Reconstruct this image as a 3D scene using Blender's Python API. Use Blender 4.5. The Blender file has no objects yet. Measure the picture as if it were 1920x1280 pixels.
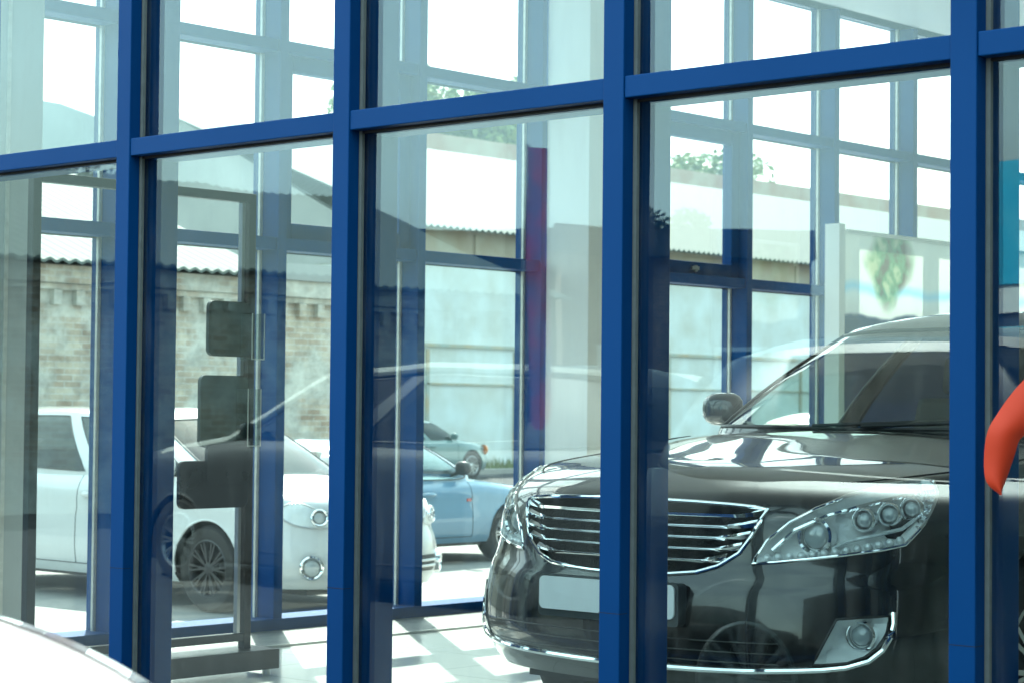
import bpy, math, random
import numpy as np
from mathutils import Vector, Matrix

random.seed(7)
PI = math.pi
scene = bpy.context.scene
col = scene.collection

# ------------------------------------------------------------------ camera
H47 = math.radians(47.8)
FWD0 = Vector((-math.cos(H47), math.sin(H47), 0))
RGT0 = Vector((math.sin(H47), math.cos(H47), 0))
PITCH = math.radians(1.85)
ROLL = math.radians(0.55)
CAM = Vector((0.0, -4.35, 1.15))
fw = FWD0 * math.cos(PITCH) + Vector((0, 0, 1)) * math.sin(PITCH)
up0 = RGT0.cross(fw)
rt = RGT0 * math.cos(ROLL) - up0 * math.sin(ROLL) * -1.0
upv = up0 * math.cos(ROLL) - RGT0 * math.sin(ROLL)
cd = bpy.data.cameras.new('camera')
cam = bpy.data.objects.new('camera', cd)
col.objects.link(cam)
cam.matrix_world = Matrix(((rt.x, upv.x, -fw.x, CAM.x), (rt.y, upv.y, -fw.y, CAM.y), (rt.z, upv.z, -fw.z, CAM.z), (0, 0, 0, 1)))
cd.lens = 75.0
cd.sensor_width = 36.0
cd.clip_start = 0.05
cd.clip_end = 2000
cd.dof.use_dof = True
cd.dof.focus_distance = 6.4
cd.dof.aperture_fstop = 9.0
scene.camera = cam

# ------------------------------------------------------------------ world, sun, exposure
SUN_DIR = Vector((-0.79, 0.62, 0)).normalized()
SUN_EL = math.radians(47)
w = bpy.data.worlds.new("World")
scene.world = w
w.use_nodes = True
nt = w.node_tree
nt.nodes.clear()
sky = nt.nodes.new('ShaderNodeTexSky')
sky.sky_type = 'NISHITA'
sky.sun_disc = False
sky.sun_elevation = SUN_EL
sky.sun_rotation = math.atan2(SUN_DIR.x, SUN_DIR.y)
sky.air_density = 1.6
sky.dust_density = 2.5
sky.ozone_density = 1.0
bg = nt.nodes.new('ShaderNodeBackground')
bg.inputs['Strength'].default_value = 0.12
geo = nt.nodes.new('ShaderNodeTexCoord')
noi = nt.nodes.new('ShaderNodeTexNoise')
noi.inputs['Scale'].default_value = 2.2
noi.inputs['Detail'].default_value = 6
mpp = nt.nodes.new('ShaderNodeMapping')
mpp.inputs['Scale'].default_value = (1, 1, 3.0)
crp = nt.nodes.new('ShaderNodeValToRGB')
crp.color_ramp.elements[0].position = 0.40
crp.color_ramp.elements[0].color = (0.35, 0.35, 0.35, 1)
crp.color_ramp.elements[1].position = 0.66
crp.color_ramp.elements[1].color = (0.9, 0.9, 0.9, 1)
mix = nt.nodes.new('ShaderNodeMix')
mix.data_type = 'RGBA'
mix.inputs[7].default_value = (6.3, 8.2, 8.4, 1)
out = nt.nodes.new('ShaderNodeOutputWorld')
L = nt.links
L.new(geo.outputs['Generated'], mpp.inputs['Vector'])
L.new(mpp.outputs['Vector'], noi.inputs['Vector'])
L.new(noi.outputs['Fac'], crp.inputs['Fac'])
L.new(crp.outputs['Color'], mix.inputs[0])
L.new(sky.outputs['Color'], mix.inputs[6])
L.new(mix.outputs[2], bg.inputs['Color'])
L.new(bg.outputs['Background'], out.inputs['Surface'])

sd = bpy.data.lights.new('sun', 'SUN')
sd.energy = 4.5
sd.angle = math.radians(0.5)
sd.color = (1.0, 0.96, 0.88)
so = bpy.data.objects.new('sun', sd)
col.objects.link(so)
sv = Vector((SUN_DIR.x * math.cos(SUN_EL), SUN_DIR.y * math.cos(SUN_EL), math.sin(SUN_EL)))
so.rotation_euler = sv.to_track_quat('Z', 'Y').to_euler()
so.location = sv * 40

vs = scene.view_settings
vs.view_transform = 'Standard'
vs.look = 'None'
vs.exposure = 1.9
vs.gamma = 1.0
cy = scene.cycles
cy.max_bounces = 10
cy.transparent_max_bounces = 40
cy.glossy_bounces = 5
cy.diffuse_bounces = 4
cy.caustics_reflective = False
cy.caustics_refractive = False
cy.sample_clamp_indirect = 6.0
try:
    cy.use_denoising = True
except Exception:
    pass

# ------------------------------------------------------------------ materials
MATS = {}


def mat(name, color, rough=0.5, metal=0.0, coat=0.0, spec=0.5, noise=None, bump=None, emis=None):
    """noise=(scale, amount[, second colour]); bump=(scale, strength)"""
    if name in MATS:
        return MATS[name]
    m = bpy.data.materials.new(name)
    m.use_nodes = True
    n = m.node_tree
    b = n.nodes['Principled BSDF']
    b.inputs['Base Color'].default_value = (*color, 1)
    b.inputs['Roughness'].default_value = rough
    b.inputs['Metallic'].default_value = metal
    b.inputs['Coat Weight'].default_value = coat
    b.inputs['Coat Roughness'].default_value = 0.02
    b.inputs['Specular IOR Level'].default_value = spec
    tc = n.nodes.new('ShaderNodeTexCoord')
    if noise:
        t = n.nodes.new('ShaderNodeTexNoise')
        t.inputs['Scale'].default_value = noise[0]
        t.inputs['Detail'].default_value = 6
        n.links.new(tc.outputs['Object'], t.inputs['Vector'])
        r = n.nodes.new('ShaderNodeMapRange')
        r.inputs[1].default_value = 0.3
        r.inputs[2].default_value = 0.7
        r.inputs[3].default_value = 0
        r.inputs[4].default_value = 1
        n.links.new(t.outputs['Fac'], r.inputs[0])
        mx = n.nodes.new('ShaderNodeMix')
        mx.data_type = 'RGBA'
        c2 = noise[2] if len(noise) > 2 else tuple(c * (1 - noise[1]) for c in color)
        mx.inputs[6].default_value = (*color, 1)
        mx.inputs[7].default_value = (*c2, 1)
        n.links.new(r.outputs[0], mx.inputs[0])
        n.links.new(mx.outputs[2], b.inputs['Base Color'])
        rr = n.nodes.new('ShaderNodeMapRange')
        rr.inputs[3].default_value = max(0.0, rough - 0.06)
        rr.inputs[4].default_value = min(1.0, rough + 0.08)
        n.links.new(t.outputs['Fac'], rr.inputs[0])
        n.links.new(rr.outputs[0], b.inputs['Roughness'])
    if bump:
        t = n.nodes.new('ShaderNodeTexNoise')
        t.inputs['Scale'].default_value = bump[0]
        t.inputs['Detail'].default_value = 4
        n.links.new(tc.outputs['Object'], t.inputs['Vector'])
        bp = n.nodes.new('ShaderNodeBump')
        bp.inputs['Strength'].default_value = bump[1]
        bp.inputs['Distance'].default_value = 0.01
        n.links.new(t.outputs['Fac'], bp.inputs['Height'])
        n.links.new(bp.outputs['Normal'], b.inputs['Normal'])
    if emis:
        b.inputs['Emission Color'].default_value = (*emis[0], 1)
        b.inputs['Emission Strength'].default_value = emis[1]
    MATS[name] = m
    return m


def glass_mat(name, tint, ior=1.5, wav=0.0, rough=0.0, wscale=3.0, gcol=(1, 1, 1), dust=0.0):
    m = bpy.data.materials.new(name)
    m.use_nodes = True
    n = m.node_tree
    n.nodes.clear()
    o = n.nodes.new('ShaderNodeOutputMaterial')
    tr = n.nodes.new('ShaderNodeBsdfTransparent')
    tr.inputs['Color'].default_value = (*tint, 1)
    gl = n.nodes.new('ShaderNodeBsdfGlossy')
    gl.inputs['Roughness'].default_value = rough
    gl.inputs['Color'].default_value = (*gcol, 1)
    mx = n.nodes.new('ShaderNodeMixShader')
    fr = n.nodes.new('ShaderNodeFresnel')
    g = n.nodes.new('ShaderNodeNewGeometry')
    mr = n.nodes.new('ShaderNodeMapRange')
    mr.inputs[3].default_value = ior
    mr.inputs[4].default_value = 1.0 / ior
    n.links.new(g.outputs['Backfacing'], mr.inputs[0])
    n.links.new(mr.outputs[0], fr.inputs['IOR'])
    if wav > 0:
        tc = n.nodes.new('ShaderNodeTexCoord')
        t = n.nodes.new('ShaderNodeTexNoise')
        t.inputs['Scale'].default_value = wscale
        t.inputs['Detail'].default_value = 1
        n.links.new(tc.outputs['Object'], t.inputs['Vector'])
        bp = n.nodes.new('ShaderNodeBump')
        bp.inputs['Strength'].default_value = 1.0
        bp.inputs['Distance'].default_value = wav
        n.links.new(t.outputs['Fac'], bp.inputs['Height'])
        n.links.new(bp.outputs['Normal'], gl.inputs['Normal'])
    n.links.new(fr.outputs[0], mx.inputs[0])
    n.links.new(tr.outputs[0], mx.inputs[1])
    n.links.new(gl.outputs[0], mx.inputs[2])
    if dust > 0:
        tc2 = n.nodes.new('ShaderNodeTexCoord')
        mp = n.nodes.new('ShaderNodeMapping')
        mp.inputs['Scale'].default_value = (9, 9, 1.6)
        nz = n.nodes.new('ShaderNodeTexNoise')
        nz.inputs['Scale'].default_value = 2.5
        nz.inputs['Detail'].default_value = 9
        mr2 = n.nodes.new('ShaderNodeMapRange')
        mr2.inputs[1].default_value = 0.50
        mr2.inputs[2].default_value = 0.75
        mr2.inputs[3].default_value = 0.0
        mr2.inputs[4].default_value = dust
        df = n.nodes.new('ShaderNodeBsdfDiffuse')
        df.inputs['Color'].default_value = (0.6, 0.6, 0.56, 1)
        m2 = n.nodes.new('ShaderNodeMixShader')
        n.links.new(tc2.outputs['Object'], mp.inputs['Vector'])
        n.links.new(mp.outputs[0], nz.inputs['Vector'])
        n.links.new(nz.outputs['Fac'], mr2.inputs[0])
        n.links.new(mr2.outputs[0], m2.inputs[0])
        n.links.new(mx.outputs[0], m2.inputs[1])
        n.links.new(df.outputs[0], m2.inputs[2])
        mx = m2
    n.links.new(mx.outputs[0], o.inputs['Surface'])
    MATS[name] = m
    return m


M_BLUE = mat('blue_powder_coat', (0.0, 0.055, 0.200), 0.5, spec=0.10, noise=(1.7, 0.10), bump=(900, 0.05))
M_GASKET = mat('black_rubber', (0.012, 0.012, 0.014), 0.7)
M_ALU = mat('aluminium_strip', (0.70, 0.71, 0.66), 0.4, metal=0.3, noise=(30, 0.2))
M_STRIP = mat('grey_glazing_strip', (0.17, 0.20, 0.19), 0.5, noise=(30, 0.2))
M_PANE = glass_mat('facade_glass', (0.915, 0.965, 0.95), 1.60, wav=0.0006, wscale=2.0, gcol=(0.78, 0.98, 1.0), dust=0.025)
M_PANE2 = glass_mat('side_facade_glass', (0.96, 0.985, 0.975), 1.45, wav=0.0)
M_CARGLASS = glass_mat('car_glass', (0.82, 0.92, 0.89), 1.5)
M_CARGLASS2 = glass_mat('car_glass_dark', (0.22, 0.27, 0.27), 1.5)
M_LAMPGLASS = glass_mat('lamp_glass', (0.96, 0.98, 0.98), 1.45)
M_ACRYL = glass_mat('clear_acrylic', (0.80, 0.86, 0.85), 1.5)
M_WHITEWALL = mat('white_wall_paint', (0.80, 0.82, 0.80), 0.7, noise=(2, 0.05))
M_GREYWALL = mat('grey_pillar_paint', (0.42, 0.46, 0.46), 0.6, noise=(3, 0.08))
M_CHROME = mat('chrome', (0.86, 0.87, 0.88), 0.06, metal=1.0)
M_SATIN = mat('satin_silver', (0.55, 0.56, 0.57), 0.28, metal=1.0)
M_REFL = mat('lamp_reflector', (0.80, 0.82, 0.84), 0.12, metal=1.0, bump=(35, 0.9))
M_BLACKPLASTIC = mat('black_plastic', (0.012, 0.013, 0.014), 0.35, noise=(20, 0.2))
M_TYRE = mat('tyre_rubber', (0.018, 0.018, 0.019), 0.75, noise=(18, 0.3), bump=(60, 0.3))
M_BLACKMETAL = mat('black_metal_frame', (0.016, 0.016, 0.018), 0.35, noise=(8, 0.2))
M_WHITEPLATE = mat('blank_white_plate', (0.92, 0.94, 0.95), 0.35, noise=(12, 0.03))


# ------------------------------------------------------------------ mesh helpers
class MB:
    def __init__(s):
        s.v, s.f = [], []

    def box(s, x0, x1, y0, y1, z0, z1):
        i = len(s.v)
        s.v += [(x0, y0, z0), (x1, y0, z0), (x1, y1, z0), (x0, y1, z0), (x0, y0, z1), (x1, y0, z1), (x1, y1, z1), (x0, y1, z1)]
        s.f += [(i, i+3, i+2, i+1), (i+4, i+5, i+6, i+7), (i, i+1, i+5, i+4), (i+1, i+2, i+6, i+5), (i+2, i+3, i+7, i+6), (i+3, i, i+4, i+7)]
        return s

    def tube(s, pts, r, seg=8, close=False, cap=True):
        pts = [Vector(p) for p in pts]
        n = len(pts)
        rs = r if isinstance(r, (list, tuple)) else [r] * n
        i0 = len(s.v)
        for k, p in enumerate(pts):
            a = pts[(k - 1) % n] if (close or k > 0) else p
            b = pts[(k + 1) % n] if (close or k < n - 1) else p
            d = (b - a)
            d = d.normalized() if d.length > 1e-9 else Vector((0, 0, 1))
            ref = Vector((0, 0, 1)) if abs(d.z) < 0.9 else Vector((1, 0, 0))
            u = d.cross(ref).normalized()
            q = u.cross(d)
            for j in range(seg):
                t = 2 * PI * j / seg
                s.v.append(tuple(p + (u * math.cos(t) + q * math.sin(t)) * rs[k]))
        m = n if close else n - 1
        for k in range(m):
            for j in range(seg):
                a = i0 + k * seg + j
                b = i0 + k * seg + (j + 1) % seg
                c = i0 + ((k + 1) % n) * seg + (j + 1) % seg
                d_ = i0 + ((k + 1) % n) * seg + j
                s.f.append((a, d_, c, b))
        if not close and cap:
            s.f.append(tuple(i0 + j for j in range(seg)))
            s.f.append(tuple(i0 + (n - 1) * seg + j for j in reversed(range(seg))))
        return s

    def bar(s, p, q, wu, wv, up=(0, 0, 1)):
        p, q = Vector(p), Vector(q)
        d = (q - p).normalized()
        u = d.cross(Vector(up)).normalized() * wu / 2
        v = u.normalized().cross(d) * wv / 2
        i = len(s.v)
        for c in (p, q):
            for a, b in ((-1, -1), (1, -1), (1, 1), (-1, 1)):
                s.v.append(tuple(c + u * a + v * b))
        s.f += [(i, i+1, i+2, i+3), (i+7, i+6, i+5, i+4)]
        for j in range(4):
            s.f.append((i+j, i+4+j, i+4+(j+1) % 4, i+(j+1) % 4))
        return s

    def grid(s, P, flip=False, closeu=False):
        nu, nv = len(P), len(P[0])
        i0 = len(s.v)
        for row in P:
            s.v += [tuple(p) for p in row]
        for a in range(nu if closeu else nu - 1):
            for b in range(nv - 1):
                a2 = (a + 1) % nu
                q = (i0 + a*nv + b, i0 + a2*nv + b, i0 + a2*nv + b+1, i0 + a*nv + b+1)
                s.f.append(q[::-1] if flip else q)
        return s

    def lathe(s, prof, c, axis='X', seg=28):
        """prof: (radius, offset along the axis)"""
        P = []
        for k in range(seg):
            t = 2 * PI * k / seg
            row = []
            for r, h in prof:
                a, b = r * math.cos(t), r * math.sin(t)
                if axis == 'X':
                    row.append((c[0] + h, c[1] + a, c[2] + b))
                elif axis == 'Y':
                    row.append((c[0] + b, c[1] + h, c[2] + a))
                else:
                    row.append((c[0] + a, c[1] + b, c[2] + h))
            P.append(row)
        return s.grid(P, closeu=True)

    def prism(s, poly, fn, d0, d1):
        """poly 2D, fn(u,v,d)->3D"""
        i = len(s.v)
        n = len(poly)
        for d in (d0, d1):
            s.v += [tuple(fn(u, v, d)) for u, v in poly]
        s.f.append(tuple(i + k for k in reversed(range(n))))
        s.f.append(tuple(i + n + k for k in range(n)))
        for k in range(n):
            s.f.append((i+k, i+(k+1) % n, i+n+(k+1) % n, i+n+k))
        return s

    def build(s, name, m, parent=None, smooth=False, bevel=0.0):
        me = bpy.data.meshes.new(name)
        me.from_pydata(s.v, [], s.f)
        me.update()
        o = bpy.data.objects.new(name, me)
        me.materials.append(m)
        if smooth:
            for p in me.polygons:
                p.use_smooth = True
            try:
                me.set_sharp_from_angle(angle=math.radians(38))
            except Exception:
                pass
        col.objects.link(o)
        if parent is not None:
            o.parent = parent
        if bevel > 0:
            bv = o.modifiers.new('bevel', 'BEVEL')
            bv.width = bevel
            bv.segments = 2
            bv.limit_method = 'ANGLE'
        return o


def empty(name, loc=(0, 0, 0), rz=0.0):
    o = bpy.data.objects.new(name, None)
    o.empty_display_size = 0.2
    o.location = loc
    o.rotation_euler = (0, 0, rz)
    col.objects.link(o)
    return o


def tag(o, label=None, cat=None, group=None, kind=None):
    if label:
        o['label'] = label
    if cat:
        o['category'] = cat
    if group:
        o['group'] = group
    if kind:
        o['kind'] = kind
    return o


#@@CARSURF
def curve(pts, x):
    """monotone-ish cubic hermite through pts [(x, y), ...]"""
    n = len(pts)
    if x <= pts[0][0]:
        return pts[0][1]
    if x >= pts[-1][0]:
        return pts[-1][1]
    k = 0
    while x > pts[k + 1][0]:
        k += 1

    def sl(i):
        if i == 0:
            return (pts[1][1] - pts[0][1]) / (pts[1][0] - pts[0][0])
        if i == n - 1:
            return (pts[-1][1] - pts[-2][1]) / (pts[-1][0] - pts[-2][0])
        d0 = (pts[i][1] - pts[i-1][1]) / (pts[i][0] - pts[i-1][0])
        d1 = (pts[i+1][1] - pts[i][1]) / (pts[i+1][0] - pts[i][0])
        if d0 * d1 <= 0:
            return 0.0
        return 2 * d0 * d1 / (d0 + d1)
    h = pts[k+1][0] - pts[k][0]
    t = (x - pts[k][0]) / h
    m0, m1 = sl(k) * h, sl(k+1) * h
    return ((2*t**3 - 3*t*t + 1) * pts[k][1] + (t**3 - 2*t*t + t) * m0 + (-2*t**3 + 3*t*t) * pts[k+1][1] + (t**3 - t*t) * m1)


def sstep(x):
    x = max(0.0, min(1.0, x))
    return x * x * (3 - 2 * x)


def chain(pts, per=24):
    """Catmull-Rom through tuples, dense"""
    P = [np.array(p, float) for p in pts]
    Q = [2*P[0] - P[1]] + P + [2*P[-1] - P[-2]]
    res = []
    for i in range(1, len(Q) - 2):
        for j in range(per):
            t = j / per
            a, b, c, d = Q[i-1], Q[i], Q[i+1], Q[i+2]
            res.append(0.5 * ((2*b) + (-a + c)*t + (2*a - 5*b + 4*c - d)*t*t + (-a + 3*b - 3*c + d)*t**3))
    res.append(P[-1])
    return np.array(res)


class CarSurf:
    """body skin: s runs round the plan outline from the nose centre (signed by side), t 0..1 up the side, 1..2 over the deck"""

    def __init__(self, P):
        self.P = P
        o = list(P['outline'])
        o = [(-o[1][0], o[1][1])] + o
        d = chain(o)[24:]
        self.pl = d
        seg = np.linalg.norm(np.diff(d, axis=0), axis=1)
        self.cs = np.concatenate([[0], np.cumsum(seg)])
        self.S = float(self.cs[-1])
        self.L = P['outline'][-1][1]
        tan = np.gradient(d, axis=0)
        tan /= np.linalg.norm(tan, axis=1)[:, None] + 1e-9
        self.nr = np.stack([tan[:, 1], -tan[:, 0]], axis=1)
        self.nr[0] = (0, -1)
        self.nr[-1] = (0, 1)
        self.ag = np.arange(-0.8, self.L + 0.8, 0.02)
        self.tab = {}
        for key in ('shoulder', 'center'):
            y = np.array([curve(P[key], a) for a in self.ag])
            k = np.hanning(23)
            k /= k.sum()
            yp = np.pad(y, 11, mode='edge')
            self.tab[key] = np.convolve(yp, k, mode='valid')

    def plan(self, s):
        s = min(max(s, 0.0), self.S)
        v = np.interp(s, self.cs, self.pl[:, 0])
        a = np.interp(s, self.cs, self.pl[:, 1])
        nv = np.interp(s, self.cs, self.nr[:, 0])
        na = np.interp(s, self.cs, self.nr[:, 1])
        return v, a, nv, na

    def s_of_a(self, a):
        k = np.argmax(self.pl[:, 0])
        idx = np.argsort(self.pl[:, 1])
        return float(np.interp(a, self.pl[idx, 1], self.cs[idx]))

    def s_of_v(self, v):
        k = int(np.searchsorted(self.pl[:, 0] > abs(v), True))
        return float(self.cs[min(k, len(self.cs) - 1)]) * (1 if v >= 0 else -1)

    def t_of(self, a, z):
        P = self.P
        return (z - P['zb']) / (float(np.interp(a, self.ag, self.tab['shoulder'])) - P['zb'])

    def pt(self, s, t):
        P = self.P
        sg = 1.0 if s >= 0 else -1.0
        s = abs(s)
        v, a, nv, na = self.plan(s)
        wf = sstep(1 - (a - 0.10) / 0.75)
        wr = sstep((a - (self.L - 0.9)) / 0.8)
        zs = float(np.interp(a, self.ag, self.tab['shoulder']))
        zb = P['zb']
        tt = min(t, 1.0)
        ins = curve(P['pside'], tt)
        if wf > 0:
            ins = ins * (1 - wf) + curve(P['pfront'], tt) * wf
        if wr > 0:
            ins = ins * (1 - wr) + curve(P['prear'], tt) * wr
        x = v - nv * ins
        y = a - na * ins
        z = zb + (zs - zb) * tt
        if t > 1:
            w_ = t - 1
            y2 = y + 0.30 * math.exp(-a / 0.45) - 0.22 * math.exp(-(self.L - a) / 0.4)
            zc = float(np.interp(y2, self.ag, self.tab['center']))
            x2 = x * (1 - w_)
            y = y + (y2 - y) * w_
            z = zs + (zc - zs) * (1 - (1 - w_) ** 2.1)
            x = x2
        x = max(x, 0.0)
        return np.array((sg * x, y, z))

    def normal(self, s, t):
        e = 0.006
        p = self.pt(s, t)
        a = self.pt(s + e, t) - self.pt(s - e, t)
        b = self.pt(s, min(t + e, 1.999)) - self.pt(s, t - e)
        n = np.cross(a, b)
        l = np.linalg.norm(n)
        n = n / l if l > 1e-12 else np.array((0, -1.0, 0))
        return n

    def off(self, s, t, d):
        return self.pt(s, t) + self.normal(s, t) * d


def inside(p, poly):
    x, y = p
    c = False
    n = len(poly)
    for i in range(n):
        x1, y1 = poly[i]
        x2, y2 = poly[(i + 1) % n]
        if (y1 > y) != (y2 > y) and x < (x2 - x1) * (y - y1) / (y2 - y1) + x1:
            c = not c
    return c


def snap(p, poly):
    best, bd = p, 1e9
    for i in range(len(poly)):
        a = poly[i]
        b = poly[(i + 1) % len(poly)]
        dx, dy = b[0] - a[0], b[1] - a[1]
        l2 = dx*dx + dy*dy
        if l2 < 1e-14:
            continue
        u = max(0, min(1, ((p[0]-a[0])*dx + (p[1]-a[1])*dy) / l2))
        q = (a[0] + u*dx, a[1] + u*dy)
        d = (q[0]-p[0])**2 + (q[1]-p[1])**2
        if d < bd:
            best, bd = q, d
    return best


def cutgrid(S, T, polys, keep_inside=False):
    """quads of an S x T grid outside (or inside) the polygons, edge vertices snapped to the outline"""
    boxes = [(min(p[0] for p in q), max(p[0] for p in q), min(p[1] for p in q), max(p[1] for p in q)) for q in polys]
    nS, nT = len(S), len(T)
    st = {}
    hit = {}
    kept = []
    for i in range(nS - 1):
        for j in range(nT - 1):
            c = ((S[i] + S[i+1]) / 2, (T[j] + T[j+1]) / 2)
            w_ = None
            for q, bx in zip(polys, boxes):
                if bx[0] <= c[0] <= bx[1] and bx[2] <= c[1] <= bx[3] and inside(c, q):
                    w_ = q
                    break
            ids = ((i, j), (i+1, j), (i+1, j+1), (i, j+1))
            if keep_inside:
                if w_ is not None:
                    kept.append(ids)
                else:
                    for k in ids:
                        hit[k] = polys[0]
            else:
                if w_ is None:
                    kept.append(ids)
                else:
                    for k in ids:
                        hit[k] = w_
    vid = {}
    V = []
    F = []
    for ids in kept:
        f = []
        for k in ids:
            if k not in vid:
                p = (S[k[0]], T[k[1]])
                if k in hit:
                    p = snap(p, hit[k])
                vid[k] = len(V)
                V.append(p)
            f.append(vid[k])
        F.append(tuple(f))
    return V, F


def frange(a, b, st):
    n = max(1, int(round(abs(b - a) / st)))
    return [a + (b - a) * k / n for k in range(n + 1)]


def mirror(poly):
    return [(-s, t) for s, t in reversed(poly)]


HERO = dict(
    zb=0.335,
    outline=[(0, 0), (0.35, 0.036), (0.585, 0.125), (0.755, 0.27), (0.865, 0.485), (0.912, 0.81), (0.930, 1.4), (0.938, 2.5),
             (0.930, 3.7), (0.90, 4.4), (0.80, 4.85), (0.45, 5.05), (0, 5.10)],
    shoulder=[(0, 0.93), (0.2, 0.935), (0.5, 0.96), (1.0, 1.00), (1.5, 1.035), (2.5, 1.05), (4.0, 1.07), (5.1, 1.05)],
    center=[(0.1, 0.945), (0.35, 0.985), (0.8, 1.035), (1.4, 1.075), (2.0, 1.09), (4.0, 1.10), (4.7, 1.10), (5.1, 1.06)],
    pside=[(0, 0.05), (0.08, 0.02), (0.30, 0.0), (0.55, 0.004), (0.70, 0.018), (0.76, 0.012), (0.90, 0.035), (1.0, 0.085)],
    pfront=[(0, 0.06), (0.10, 0.02), (0.25, 0.0), (0.50, 0.02), (0.60, 0.045), (0.85, 0.075), (0.95, 0.12), (1.0, 0.18)],
    prear=[(0, 0.06), (0.15, 0.0), (0.5, 0.0), (0.8, 0.04), (1.0, 0.12)],
)
#@@END
HERO['shoulder'][4] = (1.5, 1.058)
HERO['center'][3] = (1.4, 1.10)


# ------------------------------------------------------------------ setting
def ground_mat():
    m = mat('yard_concrete', (0.30, 0.30, 0.285), 0.85, noise=(0.35, 0.3), bump=(40, 0.25))
    n = m.node_tree
    tc = n.nodes.new('ShaderNodeTexCoord')
    b = n.nodes['Principled BSDF']
    src = b.inputs['Base Color'].links[0].from_socket
    t = n.nodes.new('ShaderNodeTexNoise')
    t.inputs['Scale'].default_value = 14
    t.inputs['Detail'].default_value = 8
    n.links.new(tc.outputs['Object'], t.inputs['Vector'])
    mx = n.nodes.new('ShaderNodeMix')
    mx.data_type = 'RGBA'
    mx.blend_type = 'MULTIPLY'
    mx.inputs[0].default_value = 0.5
    n.links.new(src, mx.inputs[6])
    r = n.nodes.new('ShaderNodeMapRange')
    r.inputs[3].default_value = 0.5
    r.inputs[4].default_value = 1.4
    n.links.new(t.outputs['Fac'], r.inputs[0])
    n.links.new(r.outputs[0], mx.inputs[7])
    n.links.new(mx.outputs[2], b.inputs['Base Color'])
    return m


GZ = -0.30
gm = MB()
gm.v = [(-400, -400, GZ), (400, -400, GZ), (400, 400, GZ), (-400, 400, GZ)]
gm.f = [(0, 1, 2, 3)]
tag(gm.build('ground', ground_mat()), kind='structure')
rd = MB().box(-33.4, -24.5, -60, 110, GZ - 0.02, GZ + 0.012)
tag(rd.build('road', mat('asphalt', (0.030, 0.032, 0.036), 0.9, noise=(3, 0.25), bump=(60, 0.3))), kind='structure')
rd2 = MB().box(-200, 120, -70, -0.12, GZ - 0.02, GZ + 0.008)
tag(rd2.build('road', MATS['asphalt']), kind='structure')
pv = MB().box(-33.4, -32.9, -60, 110, GZ - 0.02, GZ + 0.12)
tag(pv.build('kerb', mat('kerb_stone', (0.38, 0.37, 0.34), 0.85, noise=(2, 0.25))), kind='structure')


def tile_floor():
    m = bpy.data.materials.new('floor_tiles')
    m.use_nodes = True
    n = m.node_tree
    b = n.nodes['Principled BSDF']
    tc = n.nodes.new('ShaderNodeTexCoord')
    br = n.nodes.new('ShaderNodeTexBrick')
    br.offset = 0.0
    br.inputs['Color1'].default_value = (0.74, 0.75, 0.70, 1)
    br.inputs['Color2'].default_value = (0.69, 0.705, 0.665, 1)
    br.inputs['Mortar'].default_value = (0.32, 0.33, 0.31, 1)
    br.inputs['Scale'].default_value = 1.0
    br.inputs['Mortar Size'].default_value = 0.003
    br.inputs['Brick Width'].default_value = 0.6
    br.inputs['Row Height'].default_value = 0.6
    no = n.nodes.new('ShaderNodeTexNoise')
    no.inputs['Scale'].default_value = 3
    no.inputs['Detail'].default_value = 7
    n.links.new(tc.outputs['Object'], br.inputs['Vector'])
    n.links.new(tc.outputs['Object'], no.inputs['Vector'])
    mx = n.nodes.new('ShaderNodeMix')
    mx.data_type = 'RGBA'
    mx.blend_type = 'MULTIPLY'
    mx.inputs[0].default_value = 0.35
    r = n.nodes.new('ShaderNodeMapRange')
    r.inputs[3].default_value = 0.7
    r.inputs[4].default_value = 1.2
    n.links.new(no.outputs['Fac'], r.inputs[0])
    n.links.new(br.outputs['Color'], mx.inputs[6])
    n.links.new(r.outputs[0], mx.inputs[7])
    n.links.new(mx.outputs[2], b.inputs['Base Color'])
    b.inputs['Roughness'].default_value = 0.16
    return m


XS = -8.44           # glass plane of the side facade
XE = 7.0
YB = 16.5
fl = MB().box(XS - 0.10, XE, -0.10, YB, GZ - 0.05, 0.0)
tag(fl.build('floor', tile_floor()), kind='structure')
ce = MB().box(XS + 0.02, XE, 0.02, YB, 3.98, 4.10)
M_CEIL = mat('ceiling_panels', (0.78, 0.80, 0.79), 0.6, noise=(1.2, 0.04))
tag(ce.build('ceiling', M_CEIL), kind='structure')
bw = MB().box(XS, XE, YB, YB + 0.2, 0, 4.1)
tag(bw.build('wall_back', M_WHITEWALL), kind='structure')
ew = MB().box(XE, XE + 0.2, 0, YB, 0, 4.1)
tag(ew.build('wall_right', M_WHITEWALL), kind='structure')


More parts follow.
